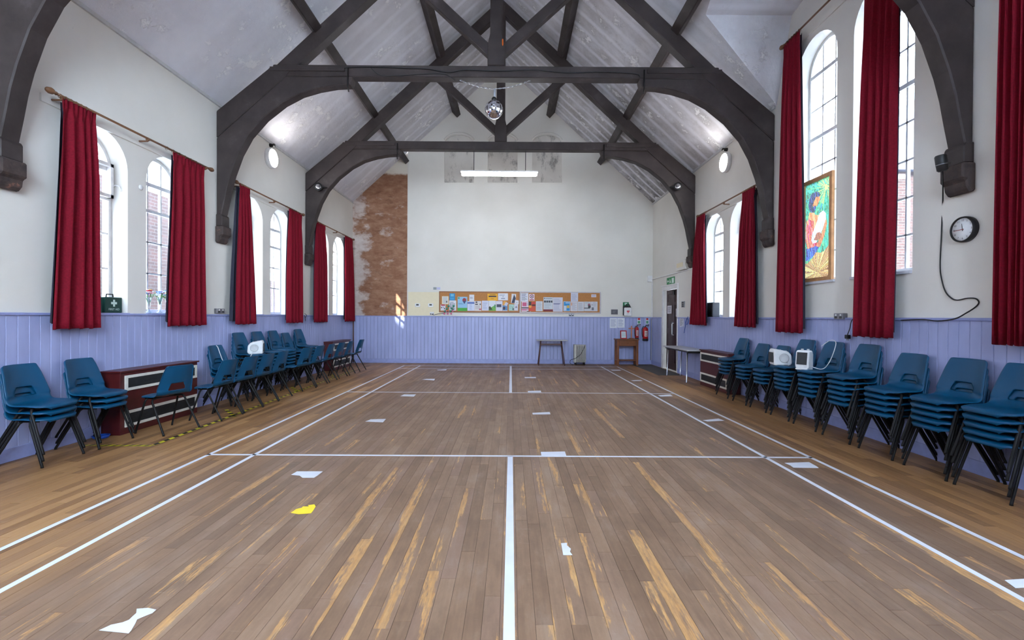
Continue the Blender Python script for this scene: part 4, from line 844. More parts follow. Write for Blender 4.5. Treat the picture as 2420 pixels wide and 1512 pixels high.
wsheet('B', (1444, 731, 1460, 743), .004, (120, 116, 120), [(.06, .1, .94, .9, (88, 86, 92))]+lines(3, .25, .75, (130, 128, 134), .2, .8, 22), 'grey plaque left of the defibrillator', 'wall_plaque', 'plaque')
wsheet('B', (1024, 678, 1041, 685), .004, (214, 214, 220), [(0, .1, .45, .9, (150, 156, 156)), (.5, .2, .95, .8, (196, 196, 226))], 'small label pair above the left notice board', 'wall_label', 'label')
run = [(.05, .1, .95, .9, (20, 132, 70)), (.62, .15, .9, .85, (220, 236, 224)), (.38, .62, .46, .8, (220, 236, 224), 'o'), (.3, .2, .5, .6, (220, 236, 224), [(.30, .18), (.38, .36), (.36, .58), (.46, .60), (.52, .44), (.48, .36), (.56, .2), (.50, .16), (.42, .32), (.36, .18)]), (.06, .4, .28, .6, (220, 236, 224), [(.06, .5), (.16, .72), (.16, .58), (.28, .58), (.28, .42), (.16, .42), (.16, .28)])]
wsheet('R', (1576, 655, 1595, 672), .004, (20, 132, 70), run, 'green running man exit sign above the door', 'exit_sign', 'exit sign')
wsheet('R', (1578, 722, 1588, 741), -.07, (222, 216, 222), lines(6, seed=23), 'paper notice on the far door leaf', off=.008)
wsheet('R', (1598, 729, 1606, 748), -.07, (222, 216, 222), lines(6, seed=24), 'paper notice on the near door leaf', off=.008)
wsheet('R', (1606, 750, 1616, 772), .02, (214, 216, 228), lines(7, seed=25), 'tilted paper notice on lilac boards beside the door', off=.001, rot=.12)
# thermostats, sockets, switches
def fitting(side, pix, dep, name, label, cat, mat='white_plastic', marks=(), group=None, depth0=.0):
    fn = {'B': lambda u, v: onY(u, v, YB-depth0), 'L': lambda u, v: onX(u, v, XL+depth0), 'R': lambda u, v: onX(u, v, XR-depth0)}[side]
    u0, v0, u1, v1 = pix; a, b = fn(u0, (v0+v1)/2), fn(u1, (v0+v1)/2); zt_, zb_ = fn((u0+u1)/2, v0).z, fn((u0+u1)/2, v1).z
    wd = abs(a.x-b.x)+abs(a.y-b.y); hh = zt_-zb_; M = wallM(side, ((a.x+b.x)/2, (a.y+b.y)/2, (zt_+zb_)/2)); t = thing(name, label, cat, ((a.x+b.x)/2, (a.y+b.y)/2, zb_), group=group)
    bev(part(MB().bx(-wd/2, wd/2, -hh/2, hh/2, 0, dep, M), 'case', mat, t), .004)
    for nm, x0, y0, x1, y1, mm in marks: part(MB().bx(-wd/2+x0*wd, -wd/2+x1*wd, -hh/2+y0*hh, -hh/2+y1*hh, dep, dep+.004, M), nm, mm, t)
    return t
for u, lab in ((981, 'left white thermostat on the cream panel'), (1012, 'right white thermostat on the cream panel')): fitting('B', (u, 717, u+12, 725), .03, 'thermostat', lab, 'thermostat', marks=[('display', .25, .4, .75, .8, 'dark_grey')], group='thermostats', depth0=.008)
sk = [('switch', .18, .55, .32, .85, 'white_plastic'), ('switch', .68, .55, .82, .85, 'white_plastic'), ('outlet', .12, .12, .38, .48, 'dark_grey'), ('outlet', .62, .12, .88, .48, 'dark_grey')]
fitting('B', (1016, 737, 1026, 744), .035, 'wall_socket', 'white double socket below the left thermostats', 'socket', 'white_plastic', sk, 'wall sockets')
fitting('B', (1344, 741, 1356, 747), .04, 'wall_socket', 'steel double socket below the silver notice board', 'socket', 'steel', sk, 'wall sockets')
fitting('L', (506, 729, 524, 740), .05, 'wall_socket', 'steel double socket on the left wall below the corbel', 'socket', 'steel', sk, 'wall sockets')
fitting('R', (1981, 740, 2003, 754), .06, 'wall_socket', 'steel double socket on the right wall under the painted film', 'socket', 'steel', sk, 'wall sockets')
fitting('R', (1612, 712, 1619, 726), .02, 'light_switch', 'grey three gang switch beside the door', 'switch', 'steel', [('rocker', .25, .1, .75, .3, 'dark_grey'), ('rocker', .25, .4, .75, .6, 'dark_grey'), ('rocker', .25, .7, .75, .9, 'dark_grey')])
fitting('R', (1607, 615, 1628, 638), .10, 'fuse_box', 'cream fuse box high on the wall above the door', 'fuse box', 'cream_wall', [('cover', .08, .3, .8, .75, 'cream_panel')])
fitting('B', (1530, 652, 1540, 666), .07, 'junction_box', 'white junction box in the back right corner', 'junction box', 'white_plastic')
z = onY(1545, 660, YB).z
m = MB(); m.bx(XR-.03, XR, 10.9, YB, z-.012, z+.012); solo(m, 'conduit', 'white_paint', 'white conduit running along the wall above the exit sign', 'conduit')
m = MB(); m.bx(XR-.035, XR-.005, YB-.035, YB-.004, DADO, z-.05); solo(m, 'conduit', 'white_paint', 'white vertical conduit in the back right corner', 'conduit')
p = onX(332, 443, XL); m = MB(); M = Matrix.Translation(p) @ Matrix.Rotation(PI/2, 4, 'Y'); m.lathe([(.032, 0), (.032, .012), (.026, .018), (.0, .018)], 18, M); solo(m, 'wall_disc', 'white_plastic', 'small white disc on the pier between the left windows', 'disc')
# clock
p = onX(2277, 542, XR-.03); R_ = .122; t = thing('wall_clock', 'round black rimmed wall clock on the right wall', 'clock', (XR, p.y, p.z-R_)); M = wallM('R', (XR, p.y, p.z))
part(MB().lathe([(R_*.98, 0), (R_, .03), (R_*.97, .05), (R_*.88, .052), (R_*.86, .038), (0, .036)], 40, M), 'rim', 'black_plastic', t)
part(MB().lathe([(R_*.87, .037), (R_*.86, .039), (0, .039)], 36, M), 'dial', 'white_plastic', t)
m = MB(); m.col = col(24, 24, 26)
for h in range(1, 13): q = PI/2-h*PI/6; text_mesh(m, str(h), .026, M @ Matrix.Translation((R_*.70*math.cos(q), R_*.70*math.sin(q), .0396)))
for k in range(60): q = k*PI/30; c_, s_ = math.cos(q), math.sin(q); m.poly([M @ Vector((r*c_-w_*s_, r*s_+w_*c_, .0394)) for r, w_ in ((R_*.80, -.0005), (R_*.84, -.0005), (R_*.84, .0005), (R_*.80, .0005))])
part(m, 'numerals', 'print', t)
def hand(q, L, wd, c, z): m = MB(); m.col = col(*c); u = Vector((math.cos(q), math.sin(q), 0)); v = Vector((-u.y, u.x, 0)); m.poly([M @ (u*a+v*b+Vector((0, 0, z))) for a, b in ((-.015, -wd), (L, -wd*.5), (L, wd*.5), (-.015, wd))]); part(m, 'hand', 'print', t)
hand(PI/2+.14, .055, .004, (20, 20, 20), .041); hand(PI+.02, .085, .003, (20, 20, 20), .0415); hand(PI+.06, .09, .0016, (200, 20, 20), .042)
# speaker on the near right post, its cable, hanging plug
p = onX(2225, 385, XR-.30); t = thing('wall_speaker', 'small black speaker on a bracket by the near right post', 'speaker', (p.x, p.y, p.z-.08))
M = Matrix.Translation(p) @ Matrix.Rotation(-.16, 4, 'Y'); part(MB().lathe([(.03, -.078), (.042, -.066), (.045, 0), (.045, .06), (.038, .072), (.0, .074)], 20, M), 'cabinet', 'black_plastic', t); part(MB().lathe([(.0458, -.02), (.0458, -.012)], 20, M), 'band', 'steel', t)
part(MB().tube([p, (XR-.20, TRUSS_Y[0]+.02, p.z+.01)], .009, 6), 'bracket', 'steel', t)
cp = [(1545, 80), (1540, 300), (1528, 600), (1518, 850), (1530, 960), (1560, 1060), (1610, 1115), (1660, 1130), (1740, 1115), (1805, 1118), (1832, 1150), (1800, 1190), (1730, 1235), (1640, 1280), (1500, 1300), (1380, 1288), (1200, 1294)]
pts = [onX(1780+x/3.436, 380+y/3.436, XR-(.012 if k < 12 else .044)) for k, (x, y) in enumerate(cp)]; pts[0] = Vector((p.x+.01, p.y, p.z-.08))
lead(pts, .006, 'black speaker cable curling down the right wall below the clock', 'speaker_cable', 'cable_black')
a = onX(2011, 762, XR-.05); b = onX(2003, 790, XR-.06)
lead([a+Vector((.03, 0, .06)), a, (a+b)/2+Vector((0, -.01, 0)), b], .005, 'short black flex hanging from the right wall socket', 'plug_flex', 'cable_black')
t = thing('power_plug', 'black plug dangling on the right wall boards', 'plug', (b.x, b.y, b.z-.06)); M = Matrix.Translation((b.x, b.y, b.z-.03))
bev(part(MB().bx(-.022, .022, -.026, .026, -.025, .025, M), 'plug_body', 'black_plastic', t), .006)
for y_ in (-.012, .012): part(MB().bx(-.004, .004, y_-.003, y_+.003, -.045, -.025, M), 'pin', 'steel', t)
part(MB().bx(-.004, .004, -.003, .003, .02, .035, M), 'cord_grip', 'black_plastic', t)
# ================================================================== FURNITURE AT THE BACK
def folding_table():
    a, b = onZ(1274, 862), onZ(1333, 862); Y = 13.82; xa, xb = onY(1268, 803, Y).x, onY(1340, 804, Y).x; zt_ = .74; xm = (xa+xb)/2
    t = thing('folding_table', 'small grey topped folding table with splayed brown legs', 'table', (xm, Y, 0))
    bev(part(MB().bx(xa, xb, Y-.2, Y+.2, zt_-.022, zt_), 'table_top', 'grey_laminate', t))
    la, lb = onY(1278, 815, Y).x, onY(1326, 815, Y).x; fa, fb = onY(1272, 860, Y).x, onY(1333, 860, Y).x
    for x0, x1 in ((la, fa), (lb, fb)):
        for y0, y1 in ((Y-.10, Y-.19), (Y+.10, Y+.19)): part(MB().tube([(x0, y0, zt_-.02), (x1, y1, 0)], .013, 8), 'leg', 'brown_metal', t)
    for y in (Y-.11, Y+.11): part(MB().bx(la, lb, y-.01, y+.01, zt_-.15, zt_-.115), 'stretcher', 'brown_metal', t)
folding_table()
def oil_radiator():
    Y = 13.9; xa, xb = onY(1356, 850, Y).x, onY(1384, 850, Y).x; t = thing('oil_radiator', 'cream oil filled radiator standing by the back wall', 'radiator', ((xa+xb)/2, Y, 0))
    n_ = 8; dx = (xb-xa-.05)/n_
    for i in range(n_):
        x = xa+.045+dx*(i+.5); m = MB(); m.prism([(x-dx*.28, Y-.13+c, z) for c, z in ((.03, .07), (.23, .07), (.26, .10), (.26, .56), (.23, .60), (.03, .60), (0, .56), (0, .10))], (dx*.56, 0, 0)); bev(part(m, 'fin', 'rad_cream', t), .012)
    part(MB().bx(xa+.04, xb-.01, Y-.06, Y+.10, .10, .56), 'oil_core', 'dark_grey', t)
    bev(part(MB().bx(xa, xa+.045, Y-.13, Y+.13, .07, .60), 'control_box', 'rad_cream', t), .01)
    for x in (xa+.05, xb-.05):
        for y in (Y-.12, Y+.12): part(MB().tube([(x-.012, y, .03), (x+.012, y, .03)], .03, 10), 'castor', 'black_plastic', t)
        part(MB().bx(x-.012, x+.012, Y-.12, Y+.12, .04, .08), 'foot_bar', 'black_plastic', t)
    lead([(xb-.05, Y-.14, .58), (xb-.08, Y-.15, .50), ((xa+xb)/2, Y-.15, .32), (xa+.02, Y-.15, .20), (xa-.10, Y-.10, .15), (xa-.12, Y-.08, .06), (xa-.05, Y-.08, .012), (xa-.02, Y-.08, .012)], .007, 'dark flex hung across the oil radiator', 'radiator_flex', 'cable_black')
oil_radiator()
def side_table():
    Y = 13.86; xa, xb = onY(1455, 850, Y).x, onY(1505, 850, Y).x; hh = .78; t = thing('side_table', 'small brown wooden side table with one drawer and low shelf', 'side table', ((xa+xb)/2, Y, 0)); y0, y1 = Y-.17, Y+.17
    bev(part(MB().bx(xa-.02, xb+.02, y0-.02, y1+.02, hh-.03, hh), 'table_top', 'table_wood', t))
    for x in (xa, xb-.06):
        for y in (y0, y1-.06): bev(part(MB().bx(x, x+.06, y, y+.06, 0, hh-.03), 'leg', 'table_wood', t))
    part(MB().bx(xa+.06, xb-.06, y1-.04, y1-.02, hh-.21, hh-.03), 'apron', 'table_wood', t)
    for x in (xa+.02, xb-.04): part(MB().bx(x, x+.02, y0+.06, y1-.06, hh-.21, hh-.03), 'apron', 'table_wood', t)
    d = bev(part(MB().bx(xa+.065, xb-.065, y0+.005, y1-.05, hh-.205, hh-.035), 'drawer', 'table_wood', t)); part(MB().ball(((xa+xb)/2, y0-.012, hh-.12), .014), 'knob', 'table_wood', d)
    part(MB().bx(xa+.01, xb-.01, y0+.02, y1-.02, .14, .165), 'shelf', 'table_wood', t)
    a, b = onY(1466, 790, Y).x, onY(1481, 790, Y).x; zz = hh+.26
    f_ = thing('picture_frame', 'red framed certificate leaning on the side table', 'picture frame', ((a+b)/2, Y, hh)); M = Matrix.Translation(((a+b)/2, Y-.02, hh)) @ Matrix.Rotation(-.18, 4, 'X'); wd = b-a; fh = .25
    for q in ((-wd/2, wd/2, 0, .028), (-wd/2, wd/2, fh-.028, fh), (-wd/2, -wd/2+.025, .028, fh-.028), (wd/2-.025, wd/2, .028, fh-.028)): part(MB().bx(q[0], q[1], -.01, .01, q[2], q[3], M), 'frame', 'extinguisher_red', f_)
    m = MB(); m.col = col(206, 222, 226); m.bx(-wd/2+.02, wd/2-.02, -.002, .006, .02, fh-.02, M); m.col = col(150, 170, 180)
    for i in range(5): m.poly([M @ Vector((x, -.0026, z)) for x, z in ((-wd*.28, .07+i*.025), (wd*.28, .07+i*.025), (wd*.28, .077+i*.025), (-wd*.28, .077+i*.025))])
    part(m, 'certificate', 'print', f_)
    part(MB().bx(-.03, .03, .01, .016, .02, .2, M), 'easel_back', 'black_plastic', f_)
    cx = onY(1493.5, 790, Y).x; m = thing('wooden_cross', 'plain wooden cross standing on the side table', 'cross', (cx, Y+.06, hh)); ch = onY(1493, 770, Y).z-hh
    part(MB().bx(cx-.014, cx+.014, Y+.05, Y+.07, hh+.02, hh+ch), 'upright', 'cross_wood', m); part(MB().bx(cx-.085, cx+.085, Y+.052, Y+.068, hh+ch*.76, hh+ch*.76+.028), 'arm', 'cross_wood', m); bev(part(MB().bx(cx-.06, cx+.06, Y+.01, Y+.11, hh, hh+.022), 'base', 'table_wood', m))
side_table()
def extinguisher(u, v0, v1, label, r=.07, black=True):
    Y = YB-.10; c_ = onY(u, v1, Y); zb = c_.z; L = onY(u, v0, Y).z-zb; x = c_.x
    t = thing('fire_extinguisher', label, 'fire extinguisher', (x, Y, zb), group='fire extinguishers')
    M = Matrix.Translation((x, Y, zb)); part(MB().lathe([(r*.9, 0), (r, .02), (r, L*.80), (r*.8, L*.88), (r*.35, L*.92), (r*.3, L*.95), (0, L*.95)], 20, M), 'cylinder', 'extinguisher_red', t)
    part(MB().lathe([(r*1.02, -.012), (r*1.02, .05), (r*.98, .052)], 20, M), 'base_ring', 'black_plastic', t)
    part(MB().tube([(x, Y, zb+L*.94), (x, Y, zb+L), (x+.02, Y, zb+L+.03), (x+.11, Y-.02, zb+L+.045)], .012, 8), 'handle', 'black_plastic', t); part(MB().tube([(x, Y, zb+L*.97), (x+.10, Y-.02, zb+L+.0)], .009, 6), 'lever', 'steel', t)
    part(MB().tube([(x, Y-.01, zb+L*.96), (x-r*.9, Y-.02, zb+L*.98), (x-r*1.35, Y-.02, zb+L*.8), (x-r*1.3, Y-.02, zb+L*.45), (x-r*1.08, Y-.03, zb+L*.22)], .011, 8), 'hose', 'black_plastic', t)
    m = MB(); m.col = col(226, 214, 206)
    a0 = -PI/2-.55; qs = [a0+1.1*i/8 for i in range(9)]
    for a, b in zip(qs, qs[1:]): m.poly([(x+1.012*r*math.cos(q), Y+1.012*r*math.sin(q), zz) for q, zz in ((a, zb+L*.28), (b, zb+L*.28), (b, zb+L*.68), (a, zb+L*.68))])
    m.col = col(150, 40, 40)
    for k in range(3):
        for a, b in zip(qs[1:-1], qs[2:-1]): m.poly([(x+1.02*r*math.cos(q), Y+1.02*r*math.sin(q), zz) for q, zz in ((a, zb+L*(.34+.1*k)), (b, zb+L*(.34+.1*k)), (b, zb+L*(.38+.1*k)), (a, zb+L*(.38+.1*k)))])
    part(m, 'label_panel', 'print', t); part(MB().bx(x-.03, x+.03, Y+r*.9, YB-.015, zb+L*.55, zb+L*.62), 'wall_bracket', 'black_plastic', t)
extinguisher(1505, 770, 802, 'slim red fire extinguisher behind the wooden cross', .055); extinguisher(1525, 771, 804, 'red fire extinguisher with pale label near the back right corner', .082)
def defibrillator():
    Y = YB; a, b = onY(1471.5, 747, Y), onY(1491.5, 722, Y); t = thing('defibrillator', 'white defibrillator case with red heart on the back wall', 'defibrillator', ((a.x+b.x)/2, Y, a.z)); xm, zm = (a.x+b.x)/2, (a.z+b.z)/2
    m = MB(); w2, h2 = (b.x-a.x)/2, (b.z-a.z)/2-.02; m.bx(xm-w2+.02, xm+w2, Y-.11, Y-.01, zm-h2-.02, zm+h2-.04); bev(part(m, 'case', 'white_plastic', t), .03, 4)
    m = MB(); m.bx(xm-w2-.005, xm+w2-.03, Y-.09, Y-.004, zm-h2, zm+h2+.01); bev(part(m, 'carry_case', 'black_plastic', t), .03, 3)
    part(MB().tube([(xm-w2+.02, Y-.05, zm+h2-.06), (xm-.03, Y-.06, zm+h2+.05), (xm+.05, Y-.06, zm+h2+.05), (xm+w2-.02, Y-.05, zm+h2-.06)], .016, 8), 'strap', 'black_plastic', t)
    M = wallM('B', (xm+.01, Y-.1125, zm-.02)); m = MB(); m.col = col(206, 20, 50); m.poly([M @ Vector((.05*x, .05*y, 0)) for x, y in ((0, -.9), (.45, -.4), (.8, 0), (.82, .4), (.5, .68), (.2, .6), (0, .35), (-.2, .6), (-.5, .68), (-.82, .4), (-.8, 0), (-.45, -.4))])
    m.col = col(236, 200, 206); m.poly([M @ Vector((x, y, .0008)) for x, y in ((.006, .03), (-.008, .0), (.002, 0), (-.006, -.03), (.012, .006), (.002, .006))])
    m.col = col(150, 150, 156); m.poly([M @ Vector((x, y, 0)) for x, y in ((-.03, -.075), (.03, -.075), (.03, -.067), (-.03, -.067))]); part(m, 'heart_mark', 'print', t)
defibrillator()
def grey_table():
    f1, f2 = onZ(1577.5, 887), onZ(1619, 905); hh = .725; x0 = (f1.x+f2.x)/2-.05; y0, y1 = f2.y-.14, f1.y+.10
    t = thing('trestle_table', 'grey topped table with steel legs before the exit door', 'table', ((x0+XR)/2, (y0+y1)/2, 0)); x1 = XR-.06
    bev(part(MB().bx(x0, x1, y0, y1, hh-.028, hh), 'table_top', 'grey_laminate', t), .006); part(MB().bx(x0+.04, x1-.04, y0+.05, y1-.05, hh-.06, hh-.028), 'underframe', 'black_plastic', t)
    for y, d in ((y1-.14, .05), (y0+.14, -.02)):
        for x in (x0+.05, x1-.08): part(MB().tube([(x+.02, y-d, hh-.05), (x, y, .01), (x, y, 0)], [.014, .014, .016], 10), 'leg', 'chrome', t)
        part(MB().tube([(x0+.06, y-d*.6, hh-.07), (x1-.09, y-d*.6, hh-.07)], .012, 8), 'leg_bar', 'black_plastic', t)
grey_table()
q = [onZ(u, v) for u, v in ((1514, 859.5), (1540, 860), (1617, 885.5), (1578, 885.5))]
ya, yb = 11.45, 14.0; m = MB(); m.bx(3.62, XR-.06, ya, yb, 0, .008); bev(solo(m, 'door_mat', 'mat_grey', 'dark grey mat on the floor along the exit door', 'mat'), .003)
# ================================================================== WINDOW SILL THINGS
def case(y0, y1, hh, mat, label, name, cat, handle, X=XL-.09, dep=.11, txt=False):
    z = DADO+.012; t = thing(name, label, cat, (X, (y0+y1)/2, z)); bev(part(MB().bx(X-dep/2, X+dep/2, y0, y1, z, z+hh), 'case', mat, t), .008)
    part(MB().bx(X-.003, X+.003, y0-.002, y1+.002, z+.003, z+hh+.002), 'seam', 'black_plastic', t)
    ym_ = (y0+y1)/2
    if handle: part(MB().tube([(X, ym_-.05, z+hh), (X, ym_-.045, z+hh+.035), (X, ym_+.045, z+hh+.035), (X, ym_+.05, z+hh)], .008, 8), 'handle', 'black_plastic', t)
    if txt:
        M = wallM('L', (X+dep/2+.0008, ym_, z)); m = MB(); m.col = col(214, 236, 226); a = .014; L = .042; cy = hh*.62
        m.poly([M @ Vector((x, cy+y, 0)) for x, y in ((-a, -L), (a, -L), (a, -a), (L, -a), (L, a), (a, a), (a, L), (-a, L), (-a, a), (-L, a), (-L, -a), (-a, -a))]); text_mesh(m, 'FIRST AID', .036, M @ Matrix.Translation((0, hh*.22, 0))); part(m, 'white_cross', 'print', t)
    return t
ya, yb = onX(249, 715, XL-.03).y, onX(289, 715, XL-.03).y
case(ya, yb, .19, 'green_box', 'dark green first aid case with white cross on the sill', 'first_aid_case', 'first aid kit', True, X=XL-.085, txt=True)
case(ya-.20, ya-.02, .185, 'green_box', 'second dark green case half hidden by the near left curtain', 'plain_case', 'case', False, X=XL-.10)
rr = random.Random(5)
for i, (y, lab) in enumerate(((6.33, 'glass vase of bright flowers nearest the pier'), (6.50, 'middle glass vase of mixed flowers on the sill'), (6.68, 'glass vase of flowers next to the red curtain'))):
    X = XL-.09+.02*(i % 2); z = DADO+.012; t = thing('flower_vase', lab, 'vase', (X, y, z), group='vases on the left window sill'); M = Matrix.Translation((X, y, z))
    part(MB().lathe([(.045, 0), (.045, .012), (.014, .03), (.016, .10), (.03, .19), (.036, .215), (.033, .214), (.0, .11)], 14, M), 'glass', 'vase_glass', t)
    m = MB()
    for k in range(10):
        q = rr.uniform(0, 2*PI); r = rr.uniform(.02, .09); m.tube([(X, y, z+.12), (X+r*math.cos(q)*.5, y+r*math.sin(q)*.6, z+.22), (X+r*math.cos(q)*.7, y+r*math.sin(q), z+.26+rr.uniform(-.03, .03))], .003, 4)
        c_ = Vector((X+r*math.cos(q)*.6, y+r*math.sin(q), z+.235+rr.uniform(-.02, .02))); d_ = Vector((math.cos(q), math.sin(q), .2))*.045; sd = Vector((-math.sin(q), math.cos(q), 0))*.014; m.poly([c_, c_+d_*.5+sd, c_+d_, c_+d_*.5-sd])
    part(m, 'foliage', 'leaf_green', t)
    for k in range(11):
        q = rr.uniform(0, 2*PI); r = rr.uniform(.0, .085); c_ = Vector((X+r*math.cos(q)*.7, y+r*math.sin(q), z+.265+rr.uniform(-.02, .05))); m = MB(); R0 = rr.uniform(.016, .026)
        for w_ in range(6): a = w_*PI/3; e = c_+Vector((math.cos(a)*R0, math.sin(a)*R0, .004)); m.lathe([(R0*.1, -R0*.3), (R0*.55, 0), (R0*.1, R0*.35)], 6, Matrix.Translation(e))
        m.ball(c_+Vector((0, 0, .006)), R0*.4, 6, 4); part(m, 'flower', 'petal_%d' % rr.randrange(6), t)
a, b = onX(1667, 731, XR+.06), onX(1692, 731, XR+.06)
t = thing('sill_speaker', 'dark box speaker on the right window sill beside the curtain', 'speaker', (XR+.06, (a.y+b.y)/2, DADO+.012)); hh = .31; y0, y1 = sorted((a.y, b.y))
bev(part(MB().bx(XR-.01, XR+.14, y0, y1, DADO+.012, DADO+.012+hh), 'cabinet', 'dark_grey', t), .008); part(MB().bx(XR-.016, XR-.008, y0+.015, y1-.015, DADO+.03, DADO+hh-.01), 'grille', 'black_plastic', t)
# ================================================================== PAINTED FILM IN THE TALL WINDOW
def film():
    X = XR+.055; y1, y0 = 6.94, onX(1966, 500, XR+.03).y; z0 = 1.935; z1 = onX(1966, 402, XR+.03).z; fw = .055
    t = thing('painted_film', 'bright translucent painting of a figure cradling a swaddled baby in the window', 'painting', (X, (y0+y1)/2, z0))
    for a, b, c, d in ((y0, y1, z0, z0+fw), (y0, y1, z1-fw, z1), (y0, y0+fw, z0+fw, z1-fw), (y1-fw, y1, z0+fw, z1-fw)): bev(part(MB().bx(X-.03, X+.01, a, b, c, d), 'frame', 'pale_oak', t), .003)
    ns, nt = 72, 150; m = MB(); rr = random.Random(11)
    ang = [rr.random() for _ in range(96)]; tint = [rr.random() for _ in range(400)]
    def ell(s, tt, cx, cy, rx, ry, rot=0): x, y = s-cx, (tt-cy)*2.05; c_, s_ = math.cos(rot), math.sin(rot); u, v = x*c_+y*s_, -x*s_+y*c_; return (u/rx)**2+(v/ry)**2 < 1
    def inside(s, tt, poly):
        k = False; n_ = len(poly)
        for i in range(n_):
            (x1, y1_), (x2, y2_) = poly[i], poly[(i+1) % n_]
            if (y1_ > tt) != (y2_ > tt) and s < (x2-x1)*(tt-y1_)/(y2_-y1_)+x1: k = not k
        return k
    def colour(s, tt, i, j):
        r = tint[(int(i*.45+j*.12)*37+int((j+i*.6)/13)*91) % 400]; dx, dy = s-.82, (tt-.90)*2.05; d = math.hypot(dx, dy); a = math.atan2(dy, dx); k = ang[int((a+PI)/(2*PI)*95)]
        if tt < .33 and inside(s, tt, [(0, 0), (1, 0), (1, .28), (.95, .32), (.75, .26), (.60, .255), (.45, .27), (.30, .21), (.10, .165), (0, .17)]):
            q = ang[int(((math.atan2(tt-.06, (s-.5)*.6)+PI)/(2*PI)*300)) % 96]; return [(240, 200, 80), (196, 128, 50), (246, 230, 140), (136, 70, 34), (232, 176, 100)][int(q*4.99)]
        if inside(s, tt, [(.36, .40), (.48, .47), (.60, .465), (.67, .44), (.62, .40), (.48, .385)]): return (170, 80, 34) if int(s*34+tt*16) % 3 else (214, 124, 64)
        if inside(s, tt, [(.26, .40), (.30, .47), (.48, .58), (.58, .66), (.72, .675), (.82, .64), (.82, .58), (.70, .49), (.56, .40), (.44, .365), (.32, .365)]):
            return (248, 220, 214) if inside(s, tt, [(.58, .63), (.66, .665), (.77, .65), (.78, .60), (.68, .57), (.60, .58)]) else ((240, 238, 246) if r < .7 else (214, 214, 232))
        if inside(s, tt, [(.82, .60), (.86, .53), (.76, .41), (.60, .31), (.46, .33), (.56, .39), (.70, .48)]): return (240, 150, 70) if r < .6 else (216, 110, 44)
        if inside(s, tt, [(.12, .77), (.16, .84), (.24, .885), (.40, .897), (.55, .88), (.60, .845), (.56, .835), (.42, .838), (.36, .80), (.30, .77), (.30, .745), (.38, .752), (.44, .755), (.43, .72), (.33, .685), (.24, .70), (.18, .72)]): return (18, 26, 96) if r < .65 else (8, 12, 54) if r < .85 else (60, 84, 170)
        if inside(s, tt, [(.30, .842), (.57, .842), (.60, .80), (.52, .765), (.46, .74), (.34, .742), (.28, .78)]): return (246, 166, 76) if r < .6 else (226, 118, 40)
        if inside(s, tt, [(.04, .62), (.16, .63), (.34, .60), (.36, .50), (.28, .45), (.30, .40), (.50, .365), (.52, .335), (.10, .32), (.02, .42)]): return (214, 30, 50) if r < .42 else (244, 130, 60) if r < .66 else (240, 100, 150) if r < .85 else (250, 190, 110)
        if inside(s, tt, [(.16, .70), (.34, .69), (.42, .655), (.60, .64), (.58, .55), (.42, .50), (.26, .44), (.10, .58)]): return (246, 190, 116) if r < .55 else (236, 140, 60)
        if inside(s, tt, [(.04, .19), (.30, .22), (.50, .28), (.56, .315), (.50, .335), (.04, .325)]): return (20, 56, 180) if r < .5 else (10, 24, 110) if r < .8 else (60, 130, 220)
        if d < .055 or (d < .20 and k > .72): return (250, 240, 120)
        if d < .34 and k > .55: return (190, 236, 120)
        return [(20, 160, 96), (30, 190, 140), (60, 206, 170), (16, 120, 70), (110, 220, 130), (30, 170, 180)][int((k*.6+r*.4)*5.99)]
    W_y = y1-y0-2*fw+.01; H_z = z1-z0-2*fw+.01
    for j in range(nt+1):
        for i in range(ns+1): m.v.append(Vector((X-.005, y1-fw+.005-W_y*i/ns, z0+fw-.005+H_z*j/nt)))
    for j in range(nt):
        for i in range(ns): m.col = col(*colour((i+.5)/ns, (j+.5)/nt, i, j)); b_ = j*(ns+1)+i; m.face((b_, b_+1, b_+ns+2, b_+ns+1))
    part(m, 'painted_sheet', 'painted_film', t)
film()
# ================================================================== FLOOR MARKS
def patch(pix, label, mat='tape_white', cat='floor tape'):
    p = [onZ(u, v) for u, v in pix]; c_ = sum(p, Vector())/len(p); m = MB(); m.prism([Vector((q.x, q.y, .0008)) for q in p], (0, 0, .0012)); return solo(m, 'tape_patch', mat, label, cat, 'torn tape marks on the floor')
patch([(688, 1122), (702, 1114), (763, 1114), (750, 1124), (742, 1129), (715, 1129), (708, 1124)], 'white torn tape left of the yellow tape, above it')
patch([(687, 1212), (700, 1203), (713, 1200), (716, 1197), (730, 1197), (728, 1194), (743, 1192), (746, 1197), (740, 1207), (735, 1213), (705, 1215)], 'yellow torn tape patch on the left half of the floor', 'tape_yellow')
patch([(234, 1490), (262, 1477), (290, 1471), (305, 1465), (314, 1456), (322, 1449), (323, 1439), (350, 1437), (369, 1441), (360, 1449), (340, 1457), (324, 1464), (319, 1475), (310, 1490), (304, 1497), (286, 1495), (255, 1492)], 'bow shaped white tape scrap at the lower left')
patch([(1326, 1284), (1340, 1283), (1340, 1289), (1349, 1297), (1347, 1304), (1353, 1312), (1331, 1312)], 'small jagged white tape scrap right of the centre line')
patch([(1278, 1068), (1335, 1067), (1339, 1079), (1280, 1079)], 'white tape rectangle just behind the near service line')
patch([(1854, 1094), (1912, 1092), (1930, 1102), (1935, 1106), (1875, 1105), (1868, 1100)], 'white tape with cracks between the right court lines, nearest')
patch([(2374, 1371), (2420, 1368), (2440, 1388), (2400, 1390)], 'pale tape scrap at the right picture edge')
patch([(1661, 993), (1698, 989), (1712, 994), (1672, 996)], 'white tape between the right court lines, second from near')
patch([(1555, 934), (1584, 932), (1590, 936), (1561, 937)], 'white tape between the right lines at the far service line')
patch([(1491, 898.5), (1514, 897.5), (1519, 900), (1497, 900.5)], 'white tape between the right lines beyond the far service line')
